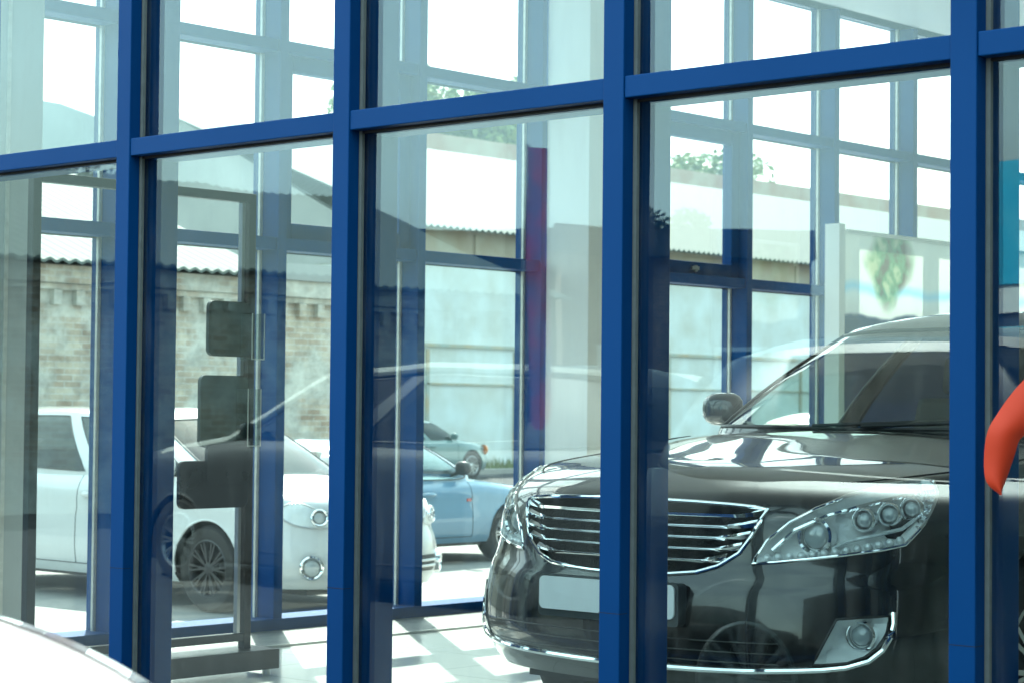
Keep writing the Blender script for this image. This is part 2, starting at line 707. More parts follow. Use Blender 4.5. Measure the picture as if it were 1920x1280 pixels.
# ------------------------------------------------------------------ glazed facades
def facade(name, label, origin, du, nin, pos, u0, u1, rows, ztop, capw=0.07, pane_mat=None, sash=(), outer=True, depth=0.15, strip_in=True, strip_out=True):
    """du: unit vector along the facade, nin: unit vector into the showroom; pos: centres of the mullions"""
    root = empty(name, origin)
    tag(root, label, 'glass wall')
    du, nin = Vector(du), Vector(nin)
    rev = du.cross(nin).z < 0

    def bx(mb, a0, a1, d0, d1, z0, z1):
        i = len(mb.v)
        for z in (z0, z1):
            for a, d in ((a0, d0), (a1, d0), (a1, d1), (a0, d1)):
                p = du * a + nin * d
                mb.v.append((p.x, p.y, z))
        q = [(i, i+3, i+2, i+1), (i+4, i+5, i+6, i+7), (i, i+1, i+5, i+4), (i+1, i+2, i+6, i+5), (i+2, i+3, i+7, i+6), (i+3, i, i+4, i+7)]
        mb.f += [f[::-1] for f in q] if rev else q
    zb = GZ if outer else 0.0
    hw = 0.03
    for c in pos:
        m = MB()
        bx(m, c - hw, c + hw, 0.022, depth, 0.0, ztop)
        bx(m, c - capw/2, c + capw/2, -0.062, -0.018, zb, ztop)
        mo = m.build('mullion', M_BLUE, root, bevel=0.003)
        if strip_out:
            for zj in (0.62, 2.94):
                jn = MB()
                bx(jn, c - capw/2 - 0.0004, c + capw/2 + 0.0004, -0.0624, -0.03, zj, zj + 0.0016)
                jn.build('cap_joint', M_GASKET, mo)
        g = MB()
        for sgn in (-1, 1):
            a, b = sorted((c + sgn * (capw/2 - 0.012), c + sgn * (capw/2 + 0.011)))
            if strip_out:
                bx(g, a, b, -0.0175, -0.006, zb, ztop)
            a, b = sorted((c + sgn * (hw - 0.012), c + sgn * (hw + 0.009)))
            if strip_in and sgn < 0:
                bx(g, a - 0.007, b, 0.006, 0.0215, 0.0, ztop)
        g.build('glazing_strip', M_ALU if strip_in else M_STRIP, mo)
    edges = sorted(pos)
    bays = [(edges[i], edges[i+1]) for i in range(len(edges)-1)]
    for k, (a, b) in enumerate(bays):
        for z in rows:
            m = MB()
            bx(m, a + capw/2 + 0.0005, b - capw/2 - 0.0005, -0.058, -0.018, z - 0.029, z + 0.029)
            bx(m, a + hw + 0.0005, b - hw - 0.0005, 0.022, depth - 0.012, z - 0.032, z + 0.032)
            to = m.build('transom', M_BLUE, root, bevel=0.003)
            g = MB()
            bx(g, a + capw/2 + 0.012, b - capw/2 - 0.012, -0.0175, -0.006, z - 0.036, z - 0.018)
            bx(g, a + capw/2 + 0.012, b - capw/2 - 0.012, -0.0175, -0.006, z + 0.018, z + 0.033)
            g.build('rubber_gasket', M_GASKET, to)
        zz = [0.0] + list(rows) + [ztop]
        for i in range(len(zz) - 1):
            p = MB()
            bx(p, a + 0.005, b - 0.005, -0.005, 0.005, zz[i] + 0.004, zz[i+1] - 0.004)
            # panes never sit perfectly true
            ja, jz = random.uniform(-0.0022, 0.0022), random.uniform(-0.0022, 0.0022)
            ac, zc_, zh = (a + b)/2, (zz[i] + zz[i+1])/2, (zz[i+1] - zz[i])/2
            p.v = [tuple(Vector(q) + nin*(ja*(Vector(q).dot(du) - ac)/((b - a)/2) + jz*(q[2] - zc_)/zh)) for q in p.v]
            p.build('glass_pane', pane_mat, root)
            if (k, i) in sash:
                s_ = MB()
                z0, z1 = zz[i] + 0.033, zz[i+1] - 0.033
                a0, a1 = a + hw + 0.002, b - hw - 0.002
                fwid = 0.085
                bx(s_, a0, a0 + fwid, 0.024, 0.085, z0, z1)
                bx(s_, a1 - fwid, a1, 0.024, 0.085, z0, z1)
                bx(s_, a0 + fwid, a1 - fwid, 0.024, 0.085, z0, z0 + fwid)
                bx(s_, a0 + fwid, a1 - fwid, 0.024, 0.085, z1 - fwid, z1)
                sa = s_.build('opening_sash', M_BLUE, root, bevel=0.004)
                h_ = MB()
                hx = (a0 + a1) / 2
                bx(h_, hx - 0.012, hx + 0.012, 0.086, 0.10, z0 + 0.02, z0 + 0.06)
                bx(h_, hx - 0.06, hx + 0.012, 0.10, 0.113, z0 + 0.03, z0 + 0.052)
                h_.build('handle', M_SATIN, sa)
    r = MB()
    bx(r, u0, u1, -0.05, depth + 0.01, 0.0, 0.07)
    # stand the rail clear of the mullion faces
    r.build('base_rail', M_BLUE, root, bevel=0.003)
    h = MB()
    bx(h, u0, u1, -0.07, depth + 0.02, ztop, ztop + 0.20)
    h.build('head_rail', M_BLUE, root)
    return root


FX0, FD = -5.72 + 0.035, 1.05
fpos = [FX0 + FD * k for k in range(-2, 10)]
facade('glass_facade', 'tall blue framed shop window wall in front, seen closest', (0, 0.055, 0), (1, 0, 0), (0, 1, 0),
       fpos, XS + 0.45, XE, [2.005], 4.1, pane_mat=M_PANE, strip_in=False)
SD = 1.027
SY0 = 1.96 + 0.03
spos = [SY0 + SD * k for k in range(-1, 15)]
facade('glass_facade', 'blue framed window wall across the showroom behind the black car', (XS, 0, 0), (0, 1, 0), (1, 0, 0),
       spos, 0.15, YB, [2.0, 3.03], 3.98, pane_mat=M_PANE2, sash={(2, 1), (5, 1)}, capw=0.045, strip_out=False)
cp = MB().box(XS - 0.06, XS + 0.45, -0.06, 0.15, GZ, 4.3)
tag(cp.build('corner_post', M_BLUE, bevel=0.005), 'broad blue corner post where the two window walls meet', 'corner post')

roof = MB().box(XS - 0.35, XE + 0.3, -0.35, YB + 0.3, 4.301, 4.62)
tag(roof.build('flat_roof', mat('roof_fascia', (0.45, 0.46, 0.45), 0.6, noise=(2, 0.1)), bevel=0.01), 'grey flat roof slab over the showroom', 'roof')

# floor vent grating along the side facade
gv = MB()
gv.box(-8.27, -8.255, 0.3, 16.2, 0.002, 0.012)
gv.box(-7.775, -7.76, 0.3, 16.2, 0.002, 0.012)
y = 0.32
while y < 16.2:
    gv.box(-8.2545, -7.7755, y, y + 0.012, 0.004, 0.011)
    y += 0.03
for xx in (-8.15, -8.05, -7.95, -7.85):
    gv.box(xx, xx + 0.006, 0.3, 16.2, 0.002, 0.0085)
M_GRATE = mat('galvanised_grate', (0.42, 0.44, 0.43), 0.4, metal=0.7, noise=(5, 0.25))
gvo = gv.build('vent_grating', M_GRATE)
tag(gvo, 'long grey floor vent grating running beside the far window wall', 'floor grating')
tray = MB().box(-8.2555, -7.7745, 0.3, 16.2, 0.0005, 0.0018)
tray.build('tray', M_BLACKPLASTIC, gvo)

# columns inside
c1 = MB().box(-8.275, -7.95, 5.07, 5.40, 0, 3.979)
tag(c1.build('white_column', M_WHITEWALL, bevel=0.004), 'square white column just left of the black car, running to the ceiling', 'column')
pr = empty('grey_column', (-8.1, 1.06, 0))
tag(pr, 'square grey column with thin pale corner strips at the left edge of the photo', 'column')
MB().box(-0.175, 0.15, -0.30, 0.22, 0, 3.979).build('shaft', M_GREYWALL, pr, bevel=0.004)
t_ = MB()
t_.box(0.1505, 0.156, 0.025, 0.045, 0, 3.979)
t_.box(0.1505, 0.156, -0.29, -0.275, 0, 3.979)
t_.build('edge_strip', M_ALU, pr)

# solid screen coloured to stand in for a soft double image in the glass


def double_image_mat():
    m = bpy.data.materials.new('double_image_panel')
    m.use_nodes = True
    n = m.node_tree
    b = n.nodes['Principled BSDF']
    b.inputs['Roughness'].default_value = 0.45
    tc = n.nodes.new('ShaderNodeTexCoord')
    sp = n.nodes.new('ShaderNodeSeparateXYZ')
    n.links.new(tc.outputs['Object'], sp.inputs[0])
    no = n.nodes.new('ShaderNodeTexNoise')
    no.inputs['Scale'].default_value = 2.6
    no.inputs['Detail'].default_value = 2
    n.links.new(tc.outputs['Object'], no.inputs['Vector'])

    def ramp(src, els):
        r = n.nodes.new('ShaderNodeValToRGB')
        e = r.color_ramp.elements
        e[0].position, e[0].color = els[0][0], (*els[0][1], 1)
        e[1].position, e[1].color = els[1][0], (*els[1][1], 1)
        for p, c in els[2:]:
            x = e.new(p)
            x.color = (*c, 1)
        n.links.new(src, r.inputs[0])
        return r.outputs[0]
    # height bands (object z 0..2.42 scaled)
    mz = n.nodes.new('ShaderNodeMath')
    mz.operation = 'MULTIPLY'
    mz.inputs[1].default_value = 1 / 2.5
    n.links.new(sp.outputs[2], mz.inputs[0])
    ad = n.nodes.new('ShaderNodeMath')
    ad.operation = 'MULTIPLY_ADD'
    ad.inputs[1].default_value = 0.05
    n.links.new(no.outputs['Fac'], ad.inputs[0])
    n.links.new(mz.outputs[0], ad.inputs[2])
    bands = ramp(ad.outputs[0], [(0.0, (0.02, 0.06, 0.15)), (0.748, (0.02, 0.07, 0.18)), (0.756, (0.78, 0.80, 0.77)), (0.80, (0.80, 0.84, 0.82)),
                                 (0.82, (0.50, 0.74, 0.84)), (0.845, (0.80, 0.82, 0.78)), (0.95, (0.84, 0.85, 0.80))])
    # leafy blob
    dy = n.nodes.new('ShaderNodeVectorMath')
    dy.operation = 'DISTANCE'
    dy.inputs[1].default_value = (0, 0.62, 2.20)
    n.links.new(tc.outputs['Object'], dy.inputs[0])
    s2 = n.nodes.new('ShaderNodeMath')
    s2.operation = 'MULTIPLY_ADD'
    s2.inputs[1].default_value = -0.42
    n.links.new(no.outputs['Fac'], s2.inputs[0])
    n.links.new(dy.outputs['Value'], s2.inputs[2])
    mask = ramp(s2.outputs[0], [(0.0, (0.8, 0.8, 0.8)), (0.10, (0, 0, 0))])
    no2 = n.nodes.new('ShaderNodeTexNoise')
    no2.inputs['Scale'].default_value = 9
    n.links.new(tc.outputs['Object'], no2.inputs['Vector'])
    leaf = ramp(no2.outputs['Fac'], [(0.35, (0.22, 0.17, 0.11)), (0.5, (0.22, 0.40, 0.22)), (0.65, (0.55, 0.60, 0.42))])
    mx = n.nodes.new('ShaderNodeMix')
    mx.data_type = 'RGBA'
    n.links.new(mask, mx.inputs[0])
    n.links.new(bands, mx.inputs[6])
    n.links.new(leaf, mx.inputs[7])
    n.links.new(mx.outputs[2], b.inputs['Base Color'])
    tl = n.nodes.new('ShaderNodeBsdfTranslucent')
    n.links.new(mx.outputs[2], tl.inputs['Color'])
    ms = n.nodes.new('ShaderNodeMixShader')
    ms.inputs[0].default_value = 0.6
    n.links.new(b.outputs[0], ms.inputs[1])
    n.links.new(tl.outputs[0], ms.inputs[2])
    n.links.new(ms.outputs[0], n.nodes['Material Output'].inputs['Surface'])
    return m


pt = empty('double_image_screen', (-8.0, 7.68, 0))
tag(pt, 'pale screen standing in for a soft double image above the black car roof', 'stand-in screen')
pm_ = MB()
pm_.v = [(0.05, 0.05, 0.05), (0.05, 6.5, 0.05), (0.05, 6.5, 2.36), (0.05, 0.05, 2.36)]
pm_.f = [(0, 1, 2, 3)]
pf_ = pm_.build('double_image_film', double_image_mat(), pt)
so_ = pf_.modifiers.new('thickness', 'SOLIDIFY')
so_.thickness = 0.002
MB().box(0.03, 0.07, 0.05, 6.5, 2.3605, 2.385).build('top_bar', M_WHITEWALL, pt)
MB().box(-0.06, 0.056, -0.02, 0.0495, 0.0, 2.42).build('end_post', M_WHITEWALL, pt, bevel=0.003)
MB().box(-0.10, 0.09, 0.0505, 6.5, 0.0, 0.0495).build('plinth', M_BLUE, pt)


# ------------------------------------------------------------------ cars
def paint(name, color, rough=0.3, metal=0.0, flake=True):
    m = mat(name, color, rough, metal=metal, coat=1.0, spec=0.5)
    return m


def make_wheel(parent, x, y, z, r, side, rim_mat, wid=0.22, spokes=10):
    wh = empty('wheel', (x, y, z))
    wh.parent = parent
    t = MB()
    hw = wid / 2
    t.lathe([(r*0.66, -hw*0.9), (r*0.74, -hw), (r*0.93, -hw*0.97), (r*0.985, -hw*0.75), (r, -hw*0.4), (r, hw*0.4), (r*0.985, hw*0.75),
             (r*0.93, hw*0.97), (r*0.74, hw), (r*0.66, hw*0.9), (r*0.66, -hw*0.9)], (0, 0, 0), 'X', 40)
    t.build('tyre', M_TYRE, wh, smooth=True)
    m = MB()
    s = side
    m.lathe([(r*0.67, s*hw*0.92), (r*0.64, s*hw*0.95), (r*0.60, s*hw*0.80), (r*0.59, s*hw*0.2), (r*0.59, -s*hw*0.8)], (0, 0, 0), 'X', 40)
    m.lathe([(0.001, s*hw*0.86), (r*0.10, s*hw*0.86), (r*0.17, s*hw*0.76), (r*0.17, s*hw*0.3)], (0, 0, 0), 'X', 20)
    for k in range(spokes):
        a = 2 * PI * k / spokes
        for dd in (-0.10, 0.10):
            p0 = (s*hw*0.70, math.cos(a)*r*0.12, math.sin(a)*r*0.12)
            p1 = (s*hw*0.78, math.cos(a+dd)*r*0.62, math.sin(a+dd)*r*0.62)
            m.bar(p0, p1, r*0.045, r*0.09, up=(1, 0, 0))
    m.build('rim', rim_mat, wh, smooth=True)
    b = MB()
    b.lathe([(r*0.45, s*hw*0.25), (0.001, s*hw*0.25)], (0, 0, 0), 'X', 24)
    b.lathe([(r*0.585, -s*hw*0.3), (0.001, -s*hw*0.3)], (0, 0, 0), 'X', 24)
    b.build('brake_disc', M_BLACKPLASTIC, wh)
    return wh


RING_SEDAN = dict(
    belt=[(0, 1.28, 1.075), (0.42, 1.32, 1.08), (0.70, 1.46, 1.075), (0.82, 1.80, 1.03), (0.855, 2.6, 1.03), (0.855, 3.3, 1.045),
          (0.80, 3.85, 1.08), (0.55, 4.2, 1.10), (0, 4.28, 1.10)],
    roof=[(0, 2.02, 1.495), (0.34, 2.04, 1.49), (0.52, 2.12, 1.475), (0.60, 2.35, 1.475), (0.62, 2.85, 1.50), (0.61, 3.25, 1.485),
          (0.57, 3.6, 1.44), (0.40, 3.75, 1.43), (0, 3.8, 1.44)],
    top=1.545)
RING_HATCH = dict(
    belt=[(0, 1.05, 1.00), (0.42, 1.10, 1.01), (0.70, 1.28, 1.01), (0.82, 1.65, 0.99), (0.855, 2.6, 1.02), (0.855, 3.7, 1.05),
          (0.82, 4.45, 1.08), (0.55, 4.85, 1.08), (0, 4.92, 1.08)],
    roof=[(0, 2.05, 1.52), (0.38, 2.08, 1.51), (0.56, 2.18, 1.495), (0.63, 2.45, 1.495), (0.65, 3.1, 1.53), (0.65, 3.8, 1.52),
          (0.62, 4.3, 1.48), (0.42, 4.5, 1.46), (0, 4.55, 1.46)],
    top=1.575)


def scale_params(L_, W, H, ring, zb=0.2, boot=None):
    k, q, h = L_ / 5.1, W / 0.938, H / ring['top']
    P = {}
    P['zb'] = zb
    P['outline'] = [(v*q, a*k) for v, a in HERO['outline']]
    P['shoulder'] = [(a*k, z*h*0.97) for a, z in HERO['shoulder']]
    P['center'] = [(a*k, z*h*0.97) for a, z in HERO['center']]
    for c in ('pside', 'pfront', 'prear'):
        P[c] = HERO[c]
    R_ = dict(belt=[(v*q, a*k, z*h) for v, a, z in ring['belt']], roof=[(v*q, a*k, z*h) for v, a, z in ring['roof']], top=H)
    return P, R_


def build_car(name, label, loc, rz, P, R_, pmat, wheel_r=0.31, af=0.85, ar=None, fine=0.06, cuts=(), glass=None, rim=None,
              group=None, seams=True, extras=None, cat='car', interior=True):
    root = empty(name, loc, rz)
    tag(root, label, cat, group)
    C = CarSurf(P)
    L_ = C.L
    if ar is None:
        ar = L_ - 0.85
    W = max(v for v, a in P['outline'])
    S = sorted(set([round(x, 5) for x in frange(0, 1.45, fine) + frange(1.45, C.S, max(fine, 0.05))]))
    S = [-x for x in reversed(S[1:])] + S
    tstep = fine / 0.65
    T = frange(0, 0.90, tstep) + frange(0.90, 1.0, min(0.025, tstep))[1:] + frange(1, 1.5, max(0.03, tstep))[1:] + frange(1.5, 1.999, 0.06)[1:]
    AR = wheel_r * 1.12
    arches = []
    for ax in (af, ar):
        poly = []
        for k in range(48):
            t = 2*PI*k/48
            a, z = ax + AR*math.cos(t), wheel_r + AR*math.sin(t)
            poly.append((C.s_of_a(a), C.t_of(a, z)))
        arches.append(poly)
    allc = arches + [mirror(p) for p in arches] + [p for p in cuts]
    V, F = cutgrid(S, T, allc)
    b = MB()
    b.v = [tuple(C.pt(s, t)) for s, t in V]
    b.f = [f[::-1] for f in F]
    b.build('body', pmat, root, smooth=True)
    # arch lips
    lip = MB()
    for ax in (af, ar):
        for sg in (-1, 1):
            pts = []
            for k in range(25):
                t = -0.12 + (PI + 0.24) * k / 24
                a, z = ax + AR*math.cos(t), wheel_r + AR*math.sin(t)
                if z < P['zb']:
                    continue
                p = C.off(sg * C.s_of_a(a), C.t_of(a, z), -0.004)
                pts.append(p)
            lip.tube(pts, 0.008, 6)
    lip.build('arch_lip', pmat, root, smooth=True)
    ub = MB()
    ub.box(-W*0.62, W*0.62, 0.30, L_ - 0.25, P['zb'] - 0.05, 0.78*curve(P['center'], 1.0))
    ub.box(-W*0.86, W*0.86, af + AR + 0.02, ar - AR - 0.02, P['zb'] - 0.03, P['zb'] + 0.06)
    ub.build('underbody', M_BLACKPLASTIC, root)
    # greenhouse
    per = 10
    B0 = chain(R_['belt'], per)
    B1 = chain(R_['roof'], per)
    n = len(B0)
    Q = [0, 0.05, 0.2, 0.35, 0.5, 0.65, 0.8, 0.93, 1.0]

    def G(i, q, sg):
        p = B0[i]*(1-q) + B1[i]*q
        bul = 0.03 * math.sin(PI*q)
        cx = np.array((0, L_*0.55, 0))
        d = np.array((p[0], (p[1]-cx[1])*0.35, 0))
        d = d / (np.linalg.norm(d) + 1e-9)
        p = p + d * bul
        return (sg*max(p[0], 0), p[1], p[2] - (0.03 if q == 0 else 0))
    regions = {'windshield': (0, 18), 'front': (24, 38), 'rear': (40, 53), 'back': (66, 81)}
    meshes = {k: MB() for k in ('windshield', 'side_window', 'rear_window')}
    cab = MB()
    for sg in (-1, 1):
        for i in range(n - 1):
            for j in range(len(Q) - 1):
                g = 1 <= j < len(Q) - 2
                key = None
                if g:
                    if i < 18:
                        key = 'windshield'
                    elif 24 <= i < 38 or 40 <= i < 53:
                        key = 'side_window'
                    elif i >= 66:
                        key = 'rear_window'
                mb = meshes[key] if key else cab
                k0 = len(mb.v)
                mb.v += [G(i, Q[j], sg), G(i+1, Q[j], sg), G(i+1, Q[j+1], sg), G(i, Q[j+1], sg)]
                f = (k0, k0+1, k0+2, k0+3)
                mb.f.append(f if sg > 0 else f[::-1])
        rows = []
        am = (R_['roof'][0][1] + R_['roof'][-1][1]) / 2
        for i in range(n):
            r0 = G(i, 1.0, sg)
            row = []
            for w_ in (0, 0.12, 0.3, 0.55, 0.8, 1.0):
                a2 = r0[1] + (am + (r0[1]-am)*0.72 - r0[1])*w_
                row.append((r0[0]*(1-w_), a2, r0[2] + (R_['top']-r0[2])*(1-(1-w_)**2)))
            rows.append(row)
        cab.grid(rows, flip=(sg < 0))
    co = cab.build('cabin_frame', pmat, root)
    # weld so that it shades smooth
    import bmesh
    for o in [co]:
        bm_ = bmesh.new()
        bm_.from_mesh(o.data)
        bmesh.ops.remove_doubles(bm_, verts=bm_.verts, dist=0.0008)
        bm_.to_mesh(o.data)
        bm_.free()
        for p in o.data.polygons:
            p.use_smooth = True
        try:
            o.data.set_sharp_from_angle(angle=math.radians(35))
        except Exception:
            pass
    for k, mb in meshes.items():
        if not mb.v:
            continue
        o = mb.build(k, glass or M_CARGLASS, root)
        bm_ = bmesh.new()
        bm_.from_mesh(o.data)
        bmesh.ops.remove_doubles(bm_, verts=bm_.verts, dist=0.0008)
        bm_.to_mesh(o.data)
        bm_.free()
        for p in o.data.polygons:
            p.use_smooth = True
    # window trim
    tr = MB()
    for sg in (-1, 1):
        for q, i0, i1 in ((0.05, 0, 18), (0.93, 0, 18)):
            tr.tube([Vector(G(i, q, sg)) for i in range(i0, i1 + 1)], 0.008, 6)
        tr.tube([Vector(G(18, q, sg)) for q in Q[1:-1]], 0.008, 6)
        for i0, i1 in ((24, 38), (40, 53)):
            loop = [Vector(G(i, 0.05, sg)) for i in range(i0, i1+1)] + [Vector(G(i1, q, sg)) for q in Q[2:-2]] + \
                   [Vector(G(i, 0.93, sg)) for i in range(i1, i0-1, -1)] + [Vector(G(i0, q, sg)) for q in reversed(Q[2:-2])]
            tr.tube(loop, 0.007, 6, close=True)
    tr.build('window_trim', M_BLACKPLASTIC, root, smooth=True)
    # mirrors
    for sg in (-1, 1):
        mm = MB()
        c0 = G(24, 0.05, sg)
        cx, cy_, cz = sg*(abs(c0[0]) + 0.115), c0[1] + 0.17, c0[2] + 0.085
        rows = []
        for a in range(13):
            th = PI * a / 12
            row = []
            for bq in range(16):
                ph = 2*PI*bq/16
                ex = abs(math.cos(ph))**0.7 * (1 if math.cos(ph) > 0 else -1)
                ez = abs(math.sin(ph))**0.7 * (1 if math.sin(ph) > 0 else -1)
                row.append((cx + 0.088*math.sin(th)**0.6*ex, cy_ - 0.07*math.cos(th) * (1.0 if th < PI/2 else 0.35), cz + 0.066*math.sin(th)**0.6*ez))
            row.append(row[0])
            rows.append(row)
        mm.grid(rows)
        mm.bar((c0[0]*0.97, cy_, c0[2] + 0.01), (cx - sg*0.03, cy_ + 0.01, cz - 0.04), 0.04, 0.03)
        mm.build('side_mirror', M_BLACKPLASTIC if name == 'blue_sedan' else pmat, root, smooth=True)
    # seams and handles
    if seams:
        a_f, a_m, a_r = R_['belt'][3][1] - 0.12, (R_['belt'][4][1] + 0.03), R_['belt'][5][1] + 0.30
        for sg in (-1, 1):
            pts = [C.off(sg * C.s_of_a(a_f), t, 0.0005) for t in frange(0.99, 0.10, 0.08)]
            pts += [C.off(sg*C.s_of_a(a), 0.10, 0.0005) for a in frange(a_f + 0.1, a_r - 0.1, 0.1)]
            pts += [C.off(sg * C.s_of_a(a_r), t, 0.0005) for t in frange(0.10, 0.99, 0.08)]
            MB().tube(pts, 0.0035, 4).build('shut_line', M_GASKET, root)
            MB().tube([C.off(sg * C.s_of_a(a_m), t, 0.0005) for t in frange(0.10, 0.99, 0.08)], 0.0035, 4).build('shut_line', M_GASKET, root)
            MB().tube([C.off(sg*C.s_of_a(a), 1.04, 0.0005) for a in frange(0.25, R_['belt'][2][1], 0.1)], 0.003, 4).build('shut_line', M_GASKET, root)
        for sg in (-1, 1):
            for a in (a_m - 0.26, a_r - 0.30):
                s_ = sg * C.s_of_a(a)
                s2 = sg * C.s_of_a(a + 0.19)
                t = 0.80
                hd = MB()
                pts = [C.off(s_ + (s2-s_)*k/6, t, 0.012 + 0.022*math.sin(PI*k/6)) for k in range(7)]
                hd.tube(pts, [0.010, 0.017, 0.020, 0.020, 0.020, 0.017, 0.010], 8)
                hd.build('door_handle', pmat if name != 'black_sedan' else M_CHROME, root, smooth=True)
    if interior:
        it = MB()
        zb_ = R_['belt'][4][2]
        f0 = R_['belt'][2][1]
        it.box(-W*0.68, W*0.68, f0 + 0.12, f0 + 0.52, zb_ - 0.30, zb_ - 0.03)
        it.build('dashboard', M_BLACKPLASTIC, root, bevel=0.04)
        for vx in (-0.36*W/0.93, 0.36*W/0.93):
            st = MB()
            y0 = f0 + 1.10
            st.box(vx - 0.24, vx + 0.24, y0 - 0.45, y0 + 0.05, zb_ - 0.48, zb_ - 0.33)
            i = len(st.v)
            st.bar((vx, y0 + 0.02, zb_ - 0.35), (vx, y0 + 0.20, zb_ + 0.18), 0.46, 0.11, up=(0, 1, 0))
            st.bar((vx, y0 + 0.20, zb_ + 0.20), (vx, y0 + 0.24, zb_ + 0.36), 0.26, 0.09, up=(0, 1, 0))
            st.build('seat', mat('seat_cloth', (0.10, 0.10, 0.10), 0.8, noise=(10, 0.2)), root, bevel=0.03)
        bs = MB()
        y1 = f0 + 2.05
        bs.bar((0, y1, zb_ - 0.35), (0, y1 + 0.2, zb_ + 0.16), 1.2*W/0.93, 0.12, up=(0, 1, 0))
        bs.build('seat', MATS['seat_cloth'], root, bevel=0.03)
        sw = MB()
        cyv = f0 + 0.62
        pts = [(0.36*W/0.93 + 0.18*math.cos(t), cyv + 0.07*math.sin(t), zb_ - 0.02 + 0.16*math.sin(t)) for t in [2*PI*k/24 for k in range(24)]]
        sw.tube(pts, 0.014, 6, close=True)
        sw.build('steering_wheel', M_BLACKPLASTIC, root, smooth=True)
    rim = rim or M_SATIN
    for sg in (-1, 1):
        for ax in (af, ar):
            v_, a_, _, _ = C.plan(C.s_of_a(ax))
            make_wheel(root, sg*(v_ - 0.125), ax, wheel_r, wheel_r, sg, rim)
    return root, C


def patch(C, poly, d, step, name, m, parent, smooth=True, dfun=None):
    s0, s1 = min(p[0] for p in poly), max(p[0] for p in poly)
    t0, t1 = min(p[1] for p in poly), max(p[1] for p in poly)
    S = frange(s0 - step, s1 + step, step)
    T = frange(t0 - step, t1 + step, step * 1.4)
    V, F = cutgrid(S, T, [poly], keep_inside=True)
    b = MB()
    for s, t in V:
        dd = d
        if dfun:
            q = snap((s, t), poly)
            e = math.hypot(q[0]-s, (q[1]-t)*0.65)
            dd = dfun(e)
        b.v.append(tuple(C.off(s, min(t, 1.98), dd)))
    b.f = [f[::-1] for f in F]
    return b.build(name, m, parent, smooth=smooth)


def rim_tube(C, poly, d, r, name, m, parent, close=True):
    pts = []
    n = len(poly)
    for i in range(n if close else n - 1):
        a, b = poly[i], poly[(i+1) % n]
        k = max(1, int(math.hypot(b[0]-a[0], b[1]-a[1]) / 0.03))
        for j in range(k):
            u = j / k
            pts.append(C.off(a[0]+(b[0]-a[0])*u, a[1]+(b[1]-a[1])*u, d))
    if not close:
        pts.append(C.off(poly[-1][0], poly[-1][1], d))
    mb = MB().tube(pts, r, 8, close=close)
    return mb.build(name, m, parent, smooth=True)


def smooth_poly(poly, per=4):
    P = [np.array(p, float) for p in poly]
    n = len(P)
    res = []
    for i in range(n):
        a, b, c, d = P[i-1], P[i], P[(i+1) % n], P[(i+2) % n]
        for j in range(per):
            t = j/per
            q = 0.5*((2*b)+(-a+c)*t+(2*a-5*b+4*c-d)*t*t+(-a+3*b-3*c+d)*t**3)
            res.append((float(q[0]), float(q[1])))
    return res


def ring_lamp(C, s, t, r, depth0, parent, lensm, name='projector', face=False):
    """round projector facing forwards, seated behind the cover glass"""
    p = C.pt(s, t)
    n = C.normal(s, t)
    d = Vector((n[0]*0.35, -1.0, n[2]*0.15)).normalized() if not face else Vector(n).normalized()
    u = d.cross(Vector((0, 0, 1))).normalized()
    v = u.cross(d)
    c = Vector(p) - Vector(n) * depth0
    mb = MB()
    rows = []
    for k in range(28):
        a = 2*PI*k/28
        e = u*math.cos(a) + v*math.sin(a)
        rows.append([tuple(c + e*r*0.72 - d*0.01), tuple(c + e*r*0.76 + d*0.008), tuple(c + e*r*0.88 + d*0.014), tuple(c + e*r + d*0.008), tuple(c + e*r - d*0.03)])
    mb.grid(rows, closeu=True)
    o = mb.build(name, M_CHROME, parent, smooth=True)
    l = MB()
    rows = []
    for k in range(24):
        a = 2*PI*k/24
        e = u*math.cos(a) + v*math.sin(a)
        rows.append([tuple(c + e*r*0.71*math.sin(q) + d*(-0.012 + 0.02*math.cos(q))) for q in (PI/2, 1.2, 0.9, 0.6, 0.3, 0.01)])
    l.grid(rows, closeu=True)
    l.build('lens', lensm, o, smooth=True)
    return o


M_BLACKPAINT = mat('black_car_paint', (0.006, 0.007, 0.008), 0.25, coat=1.0)
M_DARKHOUSE = mat('lamp_housing_grey', (0.86, 0.89, 0.90), 0.3, metal=0.12, bump=(24, 0.7))
M_LENS = mat('projector_lens', (0.42, 0.47, 0.49), 0.03, coat=1.0, spec=0.9)
M_LED = mat('led_cells', (0.85, 0.9, 0.92), 0.12, metal=0.2, noise=(60, 0.3))
M_MESH = mat('grille_mesh', (0.012, 0.012, 0.013), 0.4, bump=(160, 1.0))

LAMP = [(0.470, 0.632), (0.515, 0.745), (0.585, 0.835), (0.67, 0.900), (0.78, 0.955), (0.93, 0.990), (1.10, 0.997), (1.135, 0.985), (1.115, 0.935),
        (1.03, 0.80), (0.96, 0.712), (0.88, 0.695), (0.79, 0.683), (0.70, 0.668), (0.62, 0.655), (0.54, 0.641)]
GRL = [(0, 0.925), (0.13, 0.924), (0.25, 0.920), (0.38, 0.912), (0.47, 0.902), (0.508, 0.893), (0.492, 0.845), (0.462, 0.76), (0.425, 0.68),
       (0.36, 0.615), (0.29, 0.580), (0.20, 0.565), (0.10, 0.558), (0, 0.555)]
GRILLE = GRL + [(-s, t) for s, t in reversed(GRL[1:-1])]
FOG = [(0.728, 0.378), (0.80, 0.385), (0.885, 0.388), (0.880, 0.34), (0.868, 0.29), (0.845, 0.24), (0.81, 0.198), (0.76, 0.170), (0.71, 0.162), (0.66, 0.160),
       (0.68, 0.23), (0.705, 0.31)]
